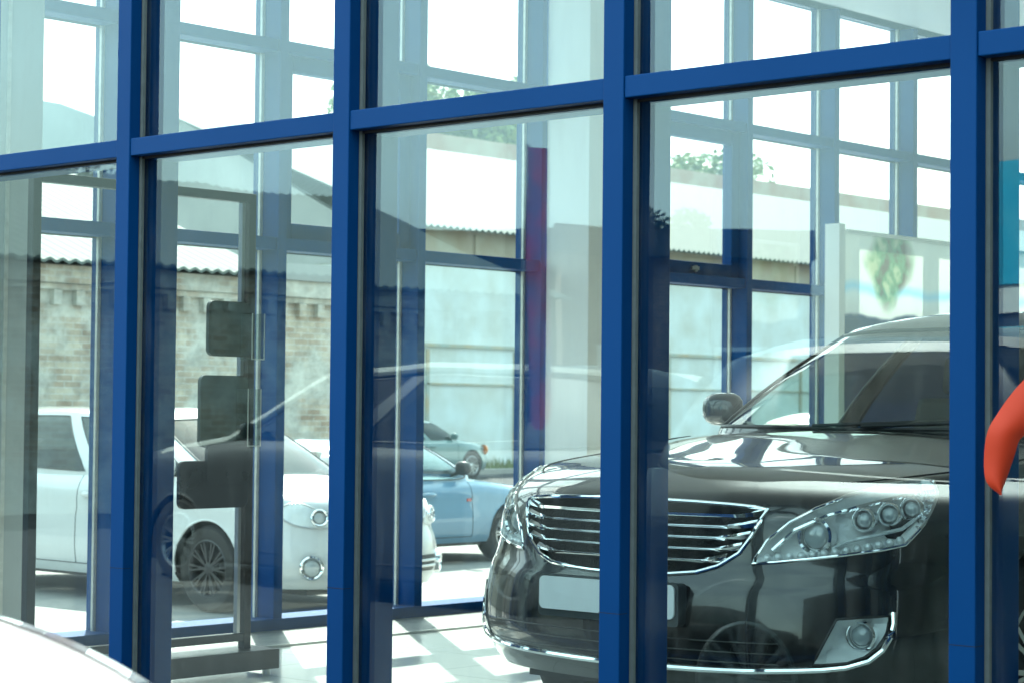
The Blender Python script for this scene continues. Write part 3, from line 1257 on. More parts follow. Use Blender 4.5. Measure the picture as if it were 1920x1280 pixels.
CHROME = [(0.897, 0.405), (0.896, 0.35), (0.884, 0.29), (0.860, 0.23), (0.82, 0.180), (0.755, 0.150), (0.69, 0.138), (0.62, 0.131), (0.464, 0.118),
          (0.30, 0.112), (0.15, 0.109), (0, 0.108)]

HX, HY = -4.105, 0.62
hero, HC = build_car('black_sedan', 'glossy black executive saloon with chrome slatted grille and blank plate, nose to the front window', (HX, HY, 0), 0.0,
                     HERO, RING_SEDAN, M_BLACKPAINT, wheel_r=0.36, af=1.02, ar=4.05, fine=0.022,
                     cuts=[LAMP, mirror(LAMP), GRILLE, FOG, mirror(FOG)], rim=M_CHROME)
for sg in (1, -1):
    lp = LAMP if sg > 0 else mirror(LAMP)
    hl = rim_tube(HC, lp, 0.0, 0.0055, 'headlight', M_CHROME, hero)
    patch(HC, lp, -0.04, 0.02, 'reflector', M_DARKHOUSE, hl, dfun=lambda e: -min(0.055, e*1.3))
    patch(HC, lp, 0.003, 0.02, 'cover_glass', M_LAMPGLASS, hl)
    ring_lamp(HC, sg*0.665, 0.775, 0.056, 0.030, hl, M_LENS)
    for k, (s_, t_2) in enumerate(((0.835, 0.850), (0.925, 0.872), (1.012, 0.890))):
        ring_lamp(HC, sg*s_, t_2, 0.036, 0.024, hl, M_LENS)
    led = MB()
    for k in range(13):
        s_ = 0.515 + 0.036 * k
        t_2 = float(np.interp(s_, [0.47, 0.62, 0.79, 0.96, 1.0], [0.655, 0.674, 0.702, 0.735, 0.77]))
        c = Vector(HC.off(sg*s_, t_2, -0.008))
        led.lathe([(0.013, 0.004), (0.0125, -0.004), (0.009, -0.009), (0.001, -0.012)], c, 'Y', 12)
    led.build('led_strip', M_LED, hl, smooth=True)
    bz = [(0.895, 0.755), (0.94, 0.82), (1.00, 0.85), (1.045, 0.845), (1.00, 0.775), (0.96, 0.735)]
    patch(HC, bz if sg > 0 else mirror(bz), -0.030, 0.015, 'inner_bezel', M_BLACKPLASTIC, hl)
    rb = MB()
    for k in range(7):
        t_2 = 0.78 + 0.028*k
        s_ = float(np.interp(t_2, [0.76, 0.95], [1.035, 1.115]))
        rb.tube([HC.off(sg*(s_ - 0.035), t_2 + 0.006, -0.016), HC.off(sg*s_, t_2, -0.010)], 0.009, 6)
    rb.build('marker_reflector', M_REFL, hl, smooth=True)
    br = MB().tube([HC.off(sg*s_, t_2, -0.014) for s_, t_2 in ((0.53, 0.70), (0.60, 0.80), (0.70, 0.87), (0.82, 0.915), (0.96, 0.945), (1.06, 0.955))], 0.007, 6)
    br.build('brow', M_CHROME, hl, smooth=True)
    # swept light guide
    gd = MB().tube([HC.off(sg*s_, t_2, -0.018) for s_, t_2 in ((0.72, 0.71), (0.78, 0.745), (0.86, 0.765), (0.96, 0.79), (1.04, 0.85), (1.09, 0.95))], 0.006, 6)
    gd.build('light_guide', M_LED, hl, smooth=True)
    # fog lamp
    fp = FOG if sg > 0 else mirror(FOG)
    fl_ = rim_tube(HC, fp, 0.0, 0.004, 'fog_light', M_BLACKPLASTIC, hero)
    patch(HC, fp, -0.04, 0.02, 'reflector', M_DARKHOUSE, fl_, dfun=lambda e: -min(0.05, e*1.2))
    patch(HC, fp, 0.002, 0.02, 'cover_glass', M_LAMPGLASS, fl_)
    ring_lamp(HC, sg*0.805, 0.298, 0.046, 0.026, fl_, M_LENS)
rim_tube(HC, CHROME + [(-s, t) for s, t in reversed(CHROME[:-1])], 0.004, 0.0095, 'chrome_strip', M_CHROME, hero, close=False)
# grille
gr = rim_tube(HC, GRILLE, 0.002, 0.0065, 'grille', M_CHROME, hero)
patch(HC, GRILLE, -0.05, 0.03, 'mesh', M_MESH, gr)


def grille_half(t):
    ss = [p for p in GRL]
    tt = [p[1] for p in ss][::-1]
    vv = [p[0] for p in ss][::-1]
    best = 0
    for i in range(len(ss) - 1):
        a, b = ss[i], ss[i+1]
        lo, hi = min(a[1], b[1]), max(a[1], b[1])
        if lo <= t <= hi and hi > lo:
            u = (t - a[1]) / (b[1] - a[1])
            best = max(best, a[0] + (b[0]-a[0])*u)
    return best


for k in range(5):
    t = 0.865 - 0.0565 * k
    hw = grille_half(t)
    rows = []
    for s_ in frange(-hw, hw, 0.03):
        # slats lift towards their outer ends
        e = abs(s_)/hw
        tt = t + 0.020 * max(0, e - 0.82) / 0.18
        wd = 0.011 + 0.010 * max(0, e - 0.75) / 0.25
        p0 = Vector(HC.off(s_, tt + wd, -0.030))
        p1 = Vector(HC.off(s_, tt + wd*0.9, -0.004))
        p2 = Vector(HC.off(s_, tt, 0.004))
        p3 = Vector(HC.off(s_, tt - wd*0.9, -0.004))
        p4 = Vector(HC.off(s_, tt - wd, -0.030))
        rows.append([p0, p1, p2, p3, p4])
    MB().grid(rows).build('slat', M_CHROME, gr, smooth=True)
# plate
pl = MB()
rows = []
PS, PT0, PT1 = 0.25, 0.352, 0.520


def rr_poly(hw, z0, z1, r, n=5):
    res = []
    for cx, cz, a0 in ((hw-r, z1-r, 0), (-hw+r, z1-r, 90), (-hw+r, z0+r, 180), (hw-r, z0+r, 270)):
        for k in range(n+1):
            a = math.radians(a0 + 90*k/n)
            res.append((cx + r*math.cos(a), cz + r*math.sin(a)))
    return res


pc = HC.pt(0, 0.44)
zc = pc[2]
zt = lambda t: HERO['zb'] + (0.93 - HERO['zb'])*t
plp = rr_poly(0.262, zt(PT0), zt(PT1), 0.018)
po = MB().prism(plp, lambda u, v, d: (u, -0.012 - d + (0.0), v), 0.0, 0.006).build('number_plate', M_WHITEPLATE, hero)
hol = rr_poly(0.272, zt(PT0) - 0.022, zt(PT1) + 0.004, 0.014)
MB().prism(hol, lambda u, v, d: (u, 0.03 - d, v), 0.0, 0.040).build('plate_holder', mat('plate_holder_grey', (0.06, 0.07, 0.075), 0.4), po)
# lower air intake slats and parking sensor
ai = MB()
for k in range(3):
    t = 0.155 + 0.05*k
    ai.tube([HC.off(s_, t, 0.001) for s_ in frange(-0.56, 0.56, 0.06)], 0.0022, 5)
ai.build('intake_rib', M_BLACKPLASTIC, hero, smooth=True)
for sg in (-1, 1):
    wp = MB()
    a0 = Vector((sg*0.10 - 0.05, 1.30, 1.108))
    wp.tube([a0, a0 + Vector((0.30, 0.05, 0.012)), a0 + Vector((0.58, 0.16, 0.03))], 0.007, 6)
    wp.build('wiper', M_BLACKPLASTIC, hero, smooth=True)


def simple_front(root, C, lampm=None, fog=True, grille=True, body=None, plate=True):
    """lamps, grille, plate for the plainer cars"""
    lp0 = smooth_poly([(0.46, 0.70), (0.60, 0.83), (0.78, 0.92), (0.92, 0.90), (0.97, 0.80), (0.86, 0.70), (0.66, 0.665)], 3)
    q = C.P['outline'][7][0] / 0.938
    lp0 = [(s*q, t) for s, t in lp0]
    for sg in (1, -1):
        lp = lp0 if sg > 0 else mirror(lp0)
        hl = rim_tube(C, lp, 0.002, 0.007, 'headlight', M_SATIN, root)
        patch(C, lp, 0.004, 0.04, 'reflector', M_DARKHOUSE, hl)
        patch(C, lp, 0.018, 0.04, 'cover_glass', M_LAMPGLASS, hl)
        ring_lamp(C, sg*0.64*q, 0.775, 0.062, -0.024, hl, M_LENS, 'bulb_ring', True)
        if fog:
            ring_lamp(C, sg*0.70*q, 0.24, 0.085, -0.012, root, M_LENS, 'fog_light', True)
    if grille:
        gp = [(-0.36*q, 0.83), (-0.30*q, 0.66), (0.30*q, 0.66), (0.36*q, 0.83)]
        g = patch(C, gp, 0.004, 0.04, 'grille', M_MESH, root)
        for k in range(3):
            t = 0.69 + 0.055*k
            MB().tube([C.off(s, t, 0.012) for s in frange(-0.33*q, 0.33*q, 0.05)], 0.011, 6).build('slat', M_SATIN, g, smooth=True)
        gp = [(-0.58*q, 0.33), (-0.56*q, 0.15), (0.56*q, 0.15), (0.58*q, 0.33)]
        g = patch(C, gp, 0.004, 0.04, 'lower_grille', M_MESH, root)
        for t in (0.21, 0.27):
            MB().tube([C.off(s, t, 0.010) for s in frange(-0.55*q, 0.55*q, 0.06)], 0.011, 6).build('slat', body or M_SATIN, g, smooth=True)
    if plate:
        p = C.off(0, 0.46, 0.008)
        MB().box(-0.26, 0.26, p[1] - 0.012, p[1], p[2] - 0.056, p[2] + 0.056).build('number_plate', M_WHITEPLATE, root)


def tail(root, C, m):
    for sg in (1, -1):
        s1 = C.S - 0.62
        poly = [(sg*(s1 - 0.35), 0.62), (sg*(s1 + 0.12), 0.62), (sg*(s1 + 0.12), 0.86), (sg*(s1 - 0.35), 0.84)]
        if sg < 0:
            poly = poly[::-1]
        patch(C, poly, 0.006, 0.06, 'tail_light', m, root)


M_REDLAMP = mat('red_lamp_plastic', (0.45, 0.015, 0.012), 0.15, coat=1.0)
M_ORANGE = mat('orange_lamp_plastic', (0.85, 0.28, 0.03), 0.2, coat=1.0)

# white hatchback facing the side windows
Pm, Rm = scale_params(4.9, 0.88, 1.45, RING_HATCH)
white, WC = build_car('white_hatchback', 'silvery white hatchback parked nose to the far window wall, left of the blue car', (-10.75, 6.28, GZ), PI/2, Pm, Rm,
                      paint('white_car_paint', (0.62, 0.64, 0.64), 0.3), wheel_r=0.31, af=1.02, ar=3.85, fine=0.05, glass=M_CARGLASS2, rim=mat('dull_dark_rim', (0.05, 0.05, 0.055), 0.4, metal=0.3))
simple_front(white, WC, body=MATS['white_car_paint'])
tail(white, WC, M_REDLAMP)
# blue saloon
Pm, Rm = scale_params(3.95, 0.78, 1.17, RING_SEDAN)
blue, BC = build_car('blue_sedan', 'pale blue saloon parked sideways, its front wheel by the black car headlight', (-14.65, 11.70, GZ), PI, Pm, Rm,
                     paint('blue_car_paint', (0.14, 0.29, 0.42), 0.3), wheel_r=0.27, af=0.73, ar=3.05, fine=0.06, glass=M_CARGLASS)
simple_front(blue, BC, fog=False)
tail(blue, BC, M_REDLAMP)
for sg in (-1, 1):
    c = BC.off(sg*BC.s_of_a(1.32), 0.70, 0.004)
    MB().box(c[0] - 0.008, c[0] + 0.008, c[1] - 0.03, c[1] + 0.03, c[2] - 0.015, c[2] + 0.015).build('side_indicator', M_REDLAMP, blue, bevel=0.004)
# teal car far away
Pm, Rm = scale_params(4.2, 0.83, 1.27, RING_HATCH)
teal, TC = build_car('green_hatchback', 'small dusty green hatchback with an orange corner lamp, parked by the far wall', (-31.4, 29.0, GZ), PI, Pm, Rm,
                     paint('green_car_paint', (0.12, 0.22, 0.22), 0.35), wheel_r=0.30, af=0.80, ar=3.3, fine=0.08, glass=M_CARGLASS2)
simple_front(teal, TC, fog=False)
for sg in (-1, 1):
    c = TC.off(sg*0.80, 0.78, 0.01)
    MB().lathe([(0.11, 0.02), (0.10, -0.02), (0.05, -0.035), (0.001, -0.04)], c, 'Y', 16).build('corner_lamp', M_ORANGE, teal, smooth=True)
# pink-white car seen past the black car's mirror
Pm, Rm = scale_params(4.3, 0.85, 1.46, RING_SEDAN)
pink, PC = build_car('red_sedan', 'pale red saloon outside, its roof just left of the black car mirror', (-13.6, 18.6, GZ), PI, Pm, Rm,
                     paint('pale_red_car_paint', (0.55, 0.30, 0.28), 0.3), wheel_r=0.30, af=0.8, ar=3.4, fine=0.08, glass=M_CARGLASS2)
simple_front(pink, PC, fog=False)
tail(pink, PC, M_REDLAMP)
# pale saloon seen through the windscreen
pale, PC2 = build_car('white_sedan', 'white saloon seen through the windscreen of the black car', (-16.0, 24.6, GZ), PI, Pm, Rm,
                      MATS['white_car_paint'], wheel_r=0.30, af=0.8, ar=3.4, fine=0.08, glass=M_CARGLASS2)
simple_front(pale, PC2, fog=False)
tail(pale, PC2, M_REDLAMP)
# dark foreground car, bonnet coloured pale to look sunlit
Pm, Rm = scale_params(4.6, 0.90, 1.80, RING_HATCH, zb=0.30)
Pm['shoulder'] = [(0, 0.95), (0.2, 1.06), (0.45, 1.097), (0.63, 1.118), (1.0, 1.168), (1.6, 1.20), (4.6, 1.22)]
Pm['center'] = [(0.1, 1.02), (0.4, 1.12), (1.0, 1.20), (1.6, 1.25), (4.3, 1.25), (4.6, 1.2)]
fg, FC = build_car('graphite_suv', 'dark car with its bonnet corner coloured pale as if sunlit, at the bottom left, outside the front window', (-1.45, -3.47, GZ), PI/2, Pm, Rm,
                   paint('graphite_paint', (0.012, 0.016, 0.022), 0.3), wheel_r=0.37, af=0.90, ar=3.65, fine=0.04, glass=M_CARGLASS2)
simple_front(fg, FC, fog=False)
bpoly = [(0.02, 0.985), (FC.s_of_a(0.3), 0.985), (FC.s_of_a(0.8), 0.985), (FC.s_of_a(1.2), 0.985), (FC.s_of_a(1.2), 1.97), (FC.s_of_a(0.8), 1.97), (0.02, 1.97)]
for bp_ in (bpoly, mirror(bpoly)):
    patch(FC, bp_, 0.005, 0.05, 'pale_bonnet_skin', paint('sunlit_bonnet_tone', (0.34, 0.36, 0.35), 0.35), fg)  # pale skin over the dark paint, stands in for sunlight on the bonnet
# people carrier reflected in the glass
Pm, Rm = scale_params(6.5, 0.93, 1.82, RING_HATCH)
mpv, MC = build_car('dark_van', 'long dark van with pale roof edges, seen only as a reflection in the front glass', (-15.25, -7.75, GZ), -PI/2, Pm, Rm,
                    mat('graphite_car_paint', (0.04, 0.045, 0.05), 0.5, coat=0.3), wheel_r=0.34, af=1.1, ar=5.0, fine=0.07, glass=M_CARGLASS2, cat='van')
simple_front(mpv, MC)
rl = MB()
for sg in (-1, 1):
    rl.tube([(sg*p[0]*1.02, p[1], p[2] + 0.02) for p in Rm['roof'][2:8]], 0.038, 8)
    a, b = Rm['belt'][2], Rm['roof'][2]
    rl.tube([(sg*(a[0]-0.02), 0.30, 0.90), (sg*(a[0]+0.10), 0.85, 1.06), (sg*(a[0]+0.04), a[1]-0.05, a[2]+0.01), (sg*(a[0]*0.5+b[0]*0.5+0.045), (a[1]+b[1])/2, (a[2]+b[2])/2 + 0.02), (sg*(b[0]+0.01), b[1], b[2]+0.02)], 0.042, 8)
rl.build('roof_rail', mat('pale_trim', (0.50, 0.50, 0.46), 0.6, noise=(8, 0.1)), mpv, smooth=True)


# ------------------------------------------------------------------ display stand
ds = empty('display_stand', (-7.05, 1.64, 0))
tag(ds, 'black metal display frame with dark accessory boards and clear pockets, standing by the left bays', 'display stand')
YL = -1.05
fr = MB()
fr.box(-0.02, 0.02, 0.065, 0.105, 0.115, 2.075)
fr.box(-0.02, 0.02, YL, YL + 0.04, 0.115, 2.075)
fr.box(-0.02, 0.02, YL + 0.0405, 0.0645, 2.035, 2.075)
fr.box(-0.02, 0.02, YL + 0.0405, 0.0645, 0.1505, 0.185)
fr.build('frame', M_BLACKMETAL, ds, bevel=0.003)
ifr = MB()
ifr.box(-0.012, 0.012, 0.032, 0.048, 0.1855, 2.0345)
ifr.build('inner_upright', M_SATIN, ds)
ft = MB().box(-0.16, 0.10, YL - 0.05, 0.20, 0.03, 0.115)
ft.build('foot', M_BLACKMETAL, ds, bevel=0.004)
for yy in (0.16, YL + 0.05):
    fo = MB()
    fo.lathe([(0.001, 0.03), (0.018, 0.03), (0.018, 0.0), (0.001, 0.0)], (0.06, yy, 0), 'Z', 12)
    fo.build('levelling_foot', M_SATIN, ds, smooth=True)
M_BOARD = mat('dark_accessory_board', (0.045, 0.055, 0.05), 0.3, noise=(4, 0.2))
M_BOARD2 = mat('black_accessory_board', (0.012, 0.013, 0.017), 0.25, noise=(4, 0.2))


def board(y0, y1, z0, z1, m, hole=None, x=0.024):
    hw = (y1 - y0)/2
    cy_ = (y0 + y1)/2
    pl_ = rr_poly(hw, z0, z1, 0.03)
    b = MB()
    b.prism(pl_, lambda u, v, d: (x + d, cy_ + u, v), 0.0, 0.018)
    o = b.build('board', m, ds)
    return o


def ypx(p):
    l = (p - 960) / 4000
    X = 7.03
    return X * (math.cos(H47+0) * 0 + (0.741 + 0.672*l)) / (0.672 - 0.741*l) - 4.35 - 1.64


def zpx(yv, p):
    l = (p - 960) / 4000
    z = 7.03 / (0.672 - 0.741*l)
    return 1.15 + (769 + 0.0097*(p-960) - yv) / 4000 * z


for (xa, xb, ya, yb, m) in ((385, 462, 565, 668, M_BOARD), (371, 460, 703, 838, M_BOARD), (334, 462, 862, 951, M_BOARD2), (380, 462, 832, 905, M_BOARD2)):
    b_ = board(ypx(xa), ypx(xb), zpx(yb, (xa+xb)/2), zpx(ya, (xa+xb)/2), m, x=0.024 if m is M_BOARD or xa == 334 else 0.0445)
for (xa, xb, ya, yb) in ((443, 467, 588, 674), (437, 462, 728, 835)):
    ya_, yb_ = ypx(xa), ypx(xb)
    z0, z1 = zpx(yb, xa), zpx(ya, xa)
    pk = MB()
    pk.box(0.046, 0.050, ya_, yb_, z0, z1)
    pk.box(0.0505, 0.12, ya_, ya_ + 0.004, z0, z1)
    pk.box(0.0505, 0.12, yb_ - 0.004, yb_, z0, z1)
    pk.box(0.0505, 0.12, ya_ + 0.0045, yb_ - 0.0045, z0, z0 + 0.004)
    pko = pk.build('clear_pocket', M_ACRYL, ds)
    ed = MB()
    ed.box(0.1205, 0.123, ya_, ya_ + 0.004, z0, z1)
    ed.box(0.1205, 0.123, yb_ - 0.004, yb_, z0, z1)
    ed.box(0.1205, 0.123, ya_ + 0.0045, yb_ - 0.0045, z0, z0 + 0.004)
    ed.build('bright_edge', M_ALU, pko)

# orange red pennant at the right edge
fgz = empty('advertising_pennant', (-2.256, -0.06, 0), math.atan2(RGT0.y, RGT0.x))
M_RED = mat('orange_red_fabric', (0.78, 0.055, 0.012), 0.6, noise=(5, 0.12))
tag(fgz, 'orange red curved pennant on a slim pole at the right edge, beside the black car', 'pennant')

pen = [(1877, 925), (1862, 913), (1852, 902), (1847, 870), (1847, 838), (1852, 808), (1872, 772), (1898, 738), (1925, 708), (1960, 668), (2005, 632), (2004, 720), (1990, 770), (1950, 800), (1912, 822), (1903, 850), (1890, 893)]
pp = [((x - 1991)*4.75/4000, 1.15 + (778 - y)*4.75/4000) for x, y in pen]
pl_l = [(1877, 925), (1852, 902), (1847, 860), (1852, 808), (1872, 772), (1898, 738), (1925, 708), (1960, 668), (2005, 632)]
pl_r = [(1877, 925), (1890, 893), (1903, 850), (1912, 822), (1935, 806), (1960, 792), (1985, 765), (2000, 720), (2005, 640)]
cl_, cr_ = chain(pl_l, 4), chain(pl_r, 4)
mb = MB()
for dd, fl_ in ((0.0, False), (0.003, True)):
    rows = []
    for a, b in zip(cl_, cr_):
        row = []
        for k in range(9):
            q = a + (b - a)*k/8
            u, v_ = (q[0] - 1991)*4.75/4000, 1.15 + (778 - q[1])*4.75/4000
            row.append((u, dd - 0.3*u*u - 0.016*math.sin(PI*k/8) - 0.006*math.sin(26*v_ + 20*u), v_))
        rows.append(row)
    mb.grid(rows, flip=fl_)
mb.build('cloth', M_RED, fgz, smooth=True)
MB().lathe([(0.001, 0.0), (0.009, 0.0), (0.009, 1.68), (0.001, 1.68)], (0.012, 0.0, -0.28), 'Z', 10).build('pole', M_SATIN, fgz, smooth=True)
MB().lathe([(0.001, 0.0), (0.11, 0.0), (0.11, 0.015), (0.02, 0.03), (0.001, 0.03)], (0.012, 0.0, -0.29), 'Z', 24).build('base', M_BLACKMETAL, fgz, smooth=True)

# globe lamp far right
gl_ = empty('floor_lamp', (-5.66, 6.05, 0))
tag(gl_, 'round white globe floor lamp at the right edge, behind the glass', 'floor lamp')
MB().lathe([(0.001, 0), (0.15, 0), (0.15, 0.02), (0.02, 0.03), (0.015, 1.50), (0.001, 1.50)], (0, 0, 0), 'Z', 20).build('stand', M_SATIN, gl_, smooth=True)
MB().lathe([(0.11*math.sin(PI*k/12) + 0.001, 1.60 - 0.11*math.cos(PI*k/12)) for k in range(13)], (0, 0, 0), 'Z', 24).build('globe', mat('opal_glass', (0.8, 0.82, 0.8), 0.15, coat=0.5), gl_, smooth=True)


# ------------------------------------------------------------------ buildings outside
def brick_mat(name, c1, c2, mortar, scale=1.0, paintpatch=None, wide=0.25, row=0.075):
    m = bpy.data.materials.new(name)
    m.use_nodes = True
    n = m.node_tree
    b = n.nodes['Principled BSDF']
    b.inputs['Roughness'].default_value = 0.85
    tc = n.nodes.new('ShaderNodeTexCoord')
    sp = n.nodes.new('ShaderNodeSeparateXYZ')
    cb = n.nodes.new('ShaderNodeCombineXYZ')
    ad = n.nodes.new('ShaderNodeMath')
    n.links.new(tc.outputs['Object'], sp.inputs[0])
    n.links.new(sp.outputs[0], ad.inputs[0])
    n.links.new(sp.outputs[1], ad.inputs[1])
    n.links.new(ad.outputs[0], cb.inputs[0])
    n.links.new(sp.outputs[2], cb.inputs[1])
    br = n.nodes.new('ShaderNodeTexBrick')
    br.inputs['Scale'].default_value = scale
    br.inputs['Brick Width'].default_value = wide
    br.inputs['Row Height'].default_value = row
    br.inputs['Mortar Size'].default_value = 0.008
    br.inputs['Color1'].default_value = (*c1, 1)
    br.inputs['Color2'].default_value = (*c2, 1)
    br.inputs['Mortar'].default_value = (*mortar, 1)
    n.links.new(cb.outputs[0], br.inputs['Vector'])
    src = br.outputs['Color']
    no = n.nodes.new('ShaderNodeTexNoise')
    no.inputs['Scale'].default_value = 1.3
    no.inputs['Detail'].default_value = 8
    n.links.new(tc.outputs['Object'], no.inputs['Vector'])
    if paintpatch:
        r = n.nodes.new('ShaderNodeValToRGB')
        r.color_ramp.elements[0].position = 0.46
        r.color_ramp.elements[0].color = (0, 0, 0, 1)
        r.color_ramp.elements[1].position = 0.58
        r.color_ramp.elements[1].color = (0.85, 0.85, 0.85, 1)
        n.links.new(no.outputs['Fac'], r.inputs[0])
        mx = n.nodes.new('ShaderNodeMix')
        mx.data_type = 'RGBA'
        mx.inputs[7].default_value = (*paintpatch, 1)
        n.links.new(r.outputs[0], mx.inputs[0])
        n.links.new(src, mx.inputs[6])
        src = mx.outputs[2]
    n2 = n.nodes.new('ShaderNodeTexNoise')
    n2.inputs['Scale'].default_value = 3.2
    n2.inputs['Roughness'].default_value = 0.75
    n2.inputs['Detail'].default_value = 5
    n.links.new(cb.outputs[0], n2.inputs['Vector'])
    r2 = n.nodes.new('ShaderNodeMapRange')
    r2.inputs[1].default_value = 0.25
    r2.inputs[2].default_value = 0.75
    r2.inputs[3].default_value = 0.35
    r2.inputs[4].default_value = 1.6
    n.links.new(n2.outputs['Fac'], r2.inputs[0])
    m2 = n.nodes.new('ShaderNodeMix')
    m2.data_type = 'RGBA'
    m2.blend_type = 'MULTIPLY'
    m2.inputs[0].default_value = 0.8
    n.links.new(src, m2.inputs[6])
    n.links.new(r2.outputs[0], m2.inputs[7])
    n.links.new(m2.outputs[2], b.inputs['Base Color'])
    MATS[name] = m
    return m


M_BRICK = brick_mat('old_brick', (0.33, 0.24, 0.17), (0.48, 0.42, 0.33), (0.46, 0.45, 0.40), paintpatch=(0.50, 0.50, 0.45), wide=0.27, row=0.085)
M_ROOFSHEET = mat('corrugated_sheet', (0.115, 0.142, 0.128), 0.75)
M_RENDER = mat('grey_render', (0.36, 0.38, 0.37), 0.85, noise=(0.5, 0.3), bump=(6, 0.3))
M_PALEBLUE = mat('pale_blue_render', (0.66, 0.75, 0.76), 0.85, noise=(1.3, 0.25, (0.55, 0.58, 0.54)))
M_RUST = mat('weathered_boards', (0.34, 0.27, 0.19), 0.85, noise=(1.2, 0.5, (0.42, 0.40, 0.33)))
M_DARKGLASS = mat('dark_window_glass', (0.03, 0.04, 0.045), 0.08, spec=0.7)


def corr_roof(mb, x0, z0, x1, z1, y0, y1, pitch=0.30, amp=0.035, thick=0.02):
    """sheet running down from (x1, z1) ridge to (x0, z0) eave, waves along y"""
    n = int((y1 - y0)/pitch*6)
    rows = []
    for k in range(n + 1):
        y_ = y0 + (y1-y0)*k/n
        h = amp*math.sin(2*PI*(y_ - y0)/pitch)
        rows.append([(x1, y_, z1 + h + thick), (x0, y_, z0 + h + thick), (x0, y_, z0 + h - thick), (x1, y_, z1 + h - thick)])
    mb.grid(rows)


# brick garage
gar = empty('brick_garage', (-23.3, 0, GZ))
tag(gar, 'long low building of patchy old bricks with a white sheet roof, behind the white hatchback', 'building')
MB().box(-9, 0, -22, 18.95, 0, 3.25).build('wall', M_BRICK, gar)
cb_ = MB()
cb_.box(0.001, 0.08, -22, 19.0, 2.98, 3.06)
yy = -21.9
while yy < 18.9:
    cb_.box(0.001, 0.10, yy, yy + 0.13, 2.78, 2.975)
    yy += 0.36
cb_.box(0.001, 0.14, -22, 19.03, 3.065, 3.30)
cb_.build('brick_cornice', M_BRICK, gar)
cb_ = MB().box(-9.05, 0.20, 15.95, 19.1, 3.305, 3.55)
cb_.build('parapet', M_RENDER, gar)
rr = MB()
corr_roof(rr, 0.35, 3.34, -4.6, 5.15, -22.2, 15.9, pitch=0.2, amp=0.02)
corr_roof(rr, -9.4, 3.34, -4.6, 5.15, -22.2, 15.9, pitch=0.2, amp=0.02)
rr.build('roof', M_ROOFSHEET, gar, smooth=True)
ga = MB()
ga.v = [(0.1, 15.6, 3.3), (-9.1, 15.6, 3.3), (-4.6, 15.6, 5.05), (0.1, 15.75, 3.3), (-9.1, 15.75, 3.3), (-4.6, 15.75, 5.05)]
ga.f = [(0, 1, 2), (5, 4, 3), (0, 2, 5, 3), (2, 1, 4, 5)]
ga.build('gable', M_RENDER, gar)

# long warehouse with the white corrugated roof
wh = empty('warehouse', (-35.5, 0, GZ))
tag(wh, 'long pale warehouse with a big white corrugated roof across the yard', 'building')
EV, RG, Y0, Y1 = 5.75, 9.15, 31.35, 120
MB().box(-17.6, 0, Y0, Y1, 0, 5.0).build('wall', M_PALEBLUE, wh)
MB().box(-17.6, 0.03, Y0 - 0.02, Y1, 5.005, 5.80).build('boarded_band', M_RUST, wh)
# ledge, pipes and faint panel joints of the wall
pj = MB()
yy = Y0 + 0.4
while yy < Y1:
    pj.box(0.001, 0.05, yy, yy + 0.10, 0.2, 2.9)
    yy += 3.1
pj.box(0.001, 0.07, Y0, Y1, 2.95, 3.03)
pj.box(0.001, 0.05, Y0, Y1, 2.05, 2.10)
pj.build('wall_rail', mat('green_grey_steel', (0.34, 0.42, 0.40), 0.6, noise=(2, 0.4, (0.45, 0.36, 0.24))), wh)
dr = MB()
yy = Y0 + 2.0
while yy < Y1:
    dr.box(0.031, 0.10, yy, yy + 0.12, 5.02, 5.7)
    yy += 3.4
dr.build('eave_bracket', M_RUST, wh)
g1 = MB()
g1.v = [(0, Y0 - 0.05, 5.0), (-8.8, Y0 - 0.05, RG - 0.1), (-17.6, Y0 - 0.05, 5.0), (0, Y0 + 0.2, 5.0), (-8.8, Y0 + 0.2, RG - 0.1), (-17.6, Y0 + 0.2, 5.0)]
g1.f = [(0, 2, 1), (3, 4, 5), (0, 1, 4, 3), (1, 2, 5, 4)]
g1.build('gable', M_RENDER, wh)
rr = MB()
corr_roof(rr, 0.55, EV, -8.8, RG, Y0 - 0.5, Y1, pitch=0.22, amp=0.028)
corr_roof(rr, -18.2, EV, -8.8, RG, Y0 - 0.5, Y1, pitch=0.22, amp=0.028)
rr.build('roof', M_ROOFSHEET, wh, smooth=True)

# taller barn behind at the left, brown hall behind the ridge
bn = empty('grey_barn', (-62.0, 28.0, GZ))
tag(bn, 'tall grey gabled shed on the skyline at the upper left', 'building')
m_ = MB()
m_.box(-10, 0, -26, 22, 0, 9.6)
m_.build('wall', M_RENDER, bn)
m_ = MB()
pf = [(-27, 9.3), (-15, 11.4), (-2, 12.5), (12, 12.0), (23, 9.9), (23, 9.61), (-27, 9.0)]
m_.prism(pf, lambda u, v, d: (d, u, v), -10.4, 0.4)
m_.build('roof', mat('slate_grey_sheet', (0.25, 0.29, 0.30), 0.7, noise=(0.7, 0.2)), bn)
for a, b in ((-14, -11), (-4, -1), (6, 9)):
    f = MB().box(0.002, 0.06, a, b, 6.0, 7.6).build('window', M_ALU, bn)
    MB().box(0.061, 0.07, a + 0.15, b - 0.15, 6.15, 7.45).build('pane', M_DARKGLASS, f)
lr = MB().box(0.0, 3.5, 3.0, 15.0, 8.2, 8.5)
lr.build('lean_to_roof', M_ROOFSHEET, bn)
bh = empty('brown_hall', (-60.0, 62.0, GZ))
tag(bh, 'brown weathered hall just showing above the white corrugated roof', 'building')
MB().box(-12, 0, -5.6, 50, 0, 11.4).build('wall', M_RENDER, bh)
MB().box(-12.5, 0.5, -6, 50.5, 11.405, 12.5).build('roof', mat('rusty_roof_edge', (0.28, 0.15, 0.10), 0.8, noise=(0.8, 0.4, (0.36, 0.30, 0.24))), bh)

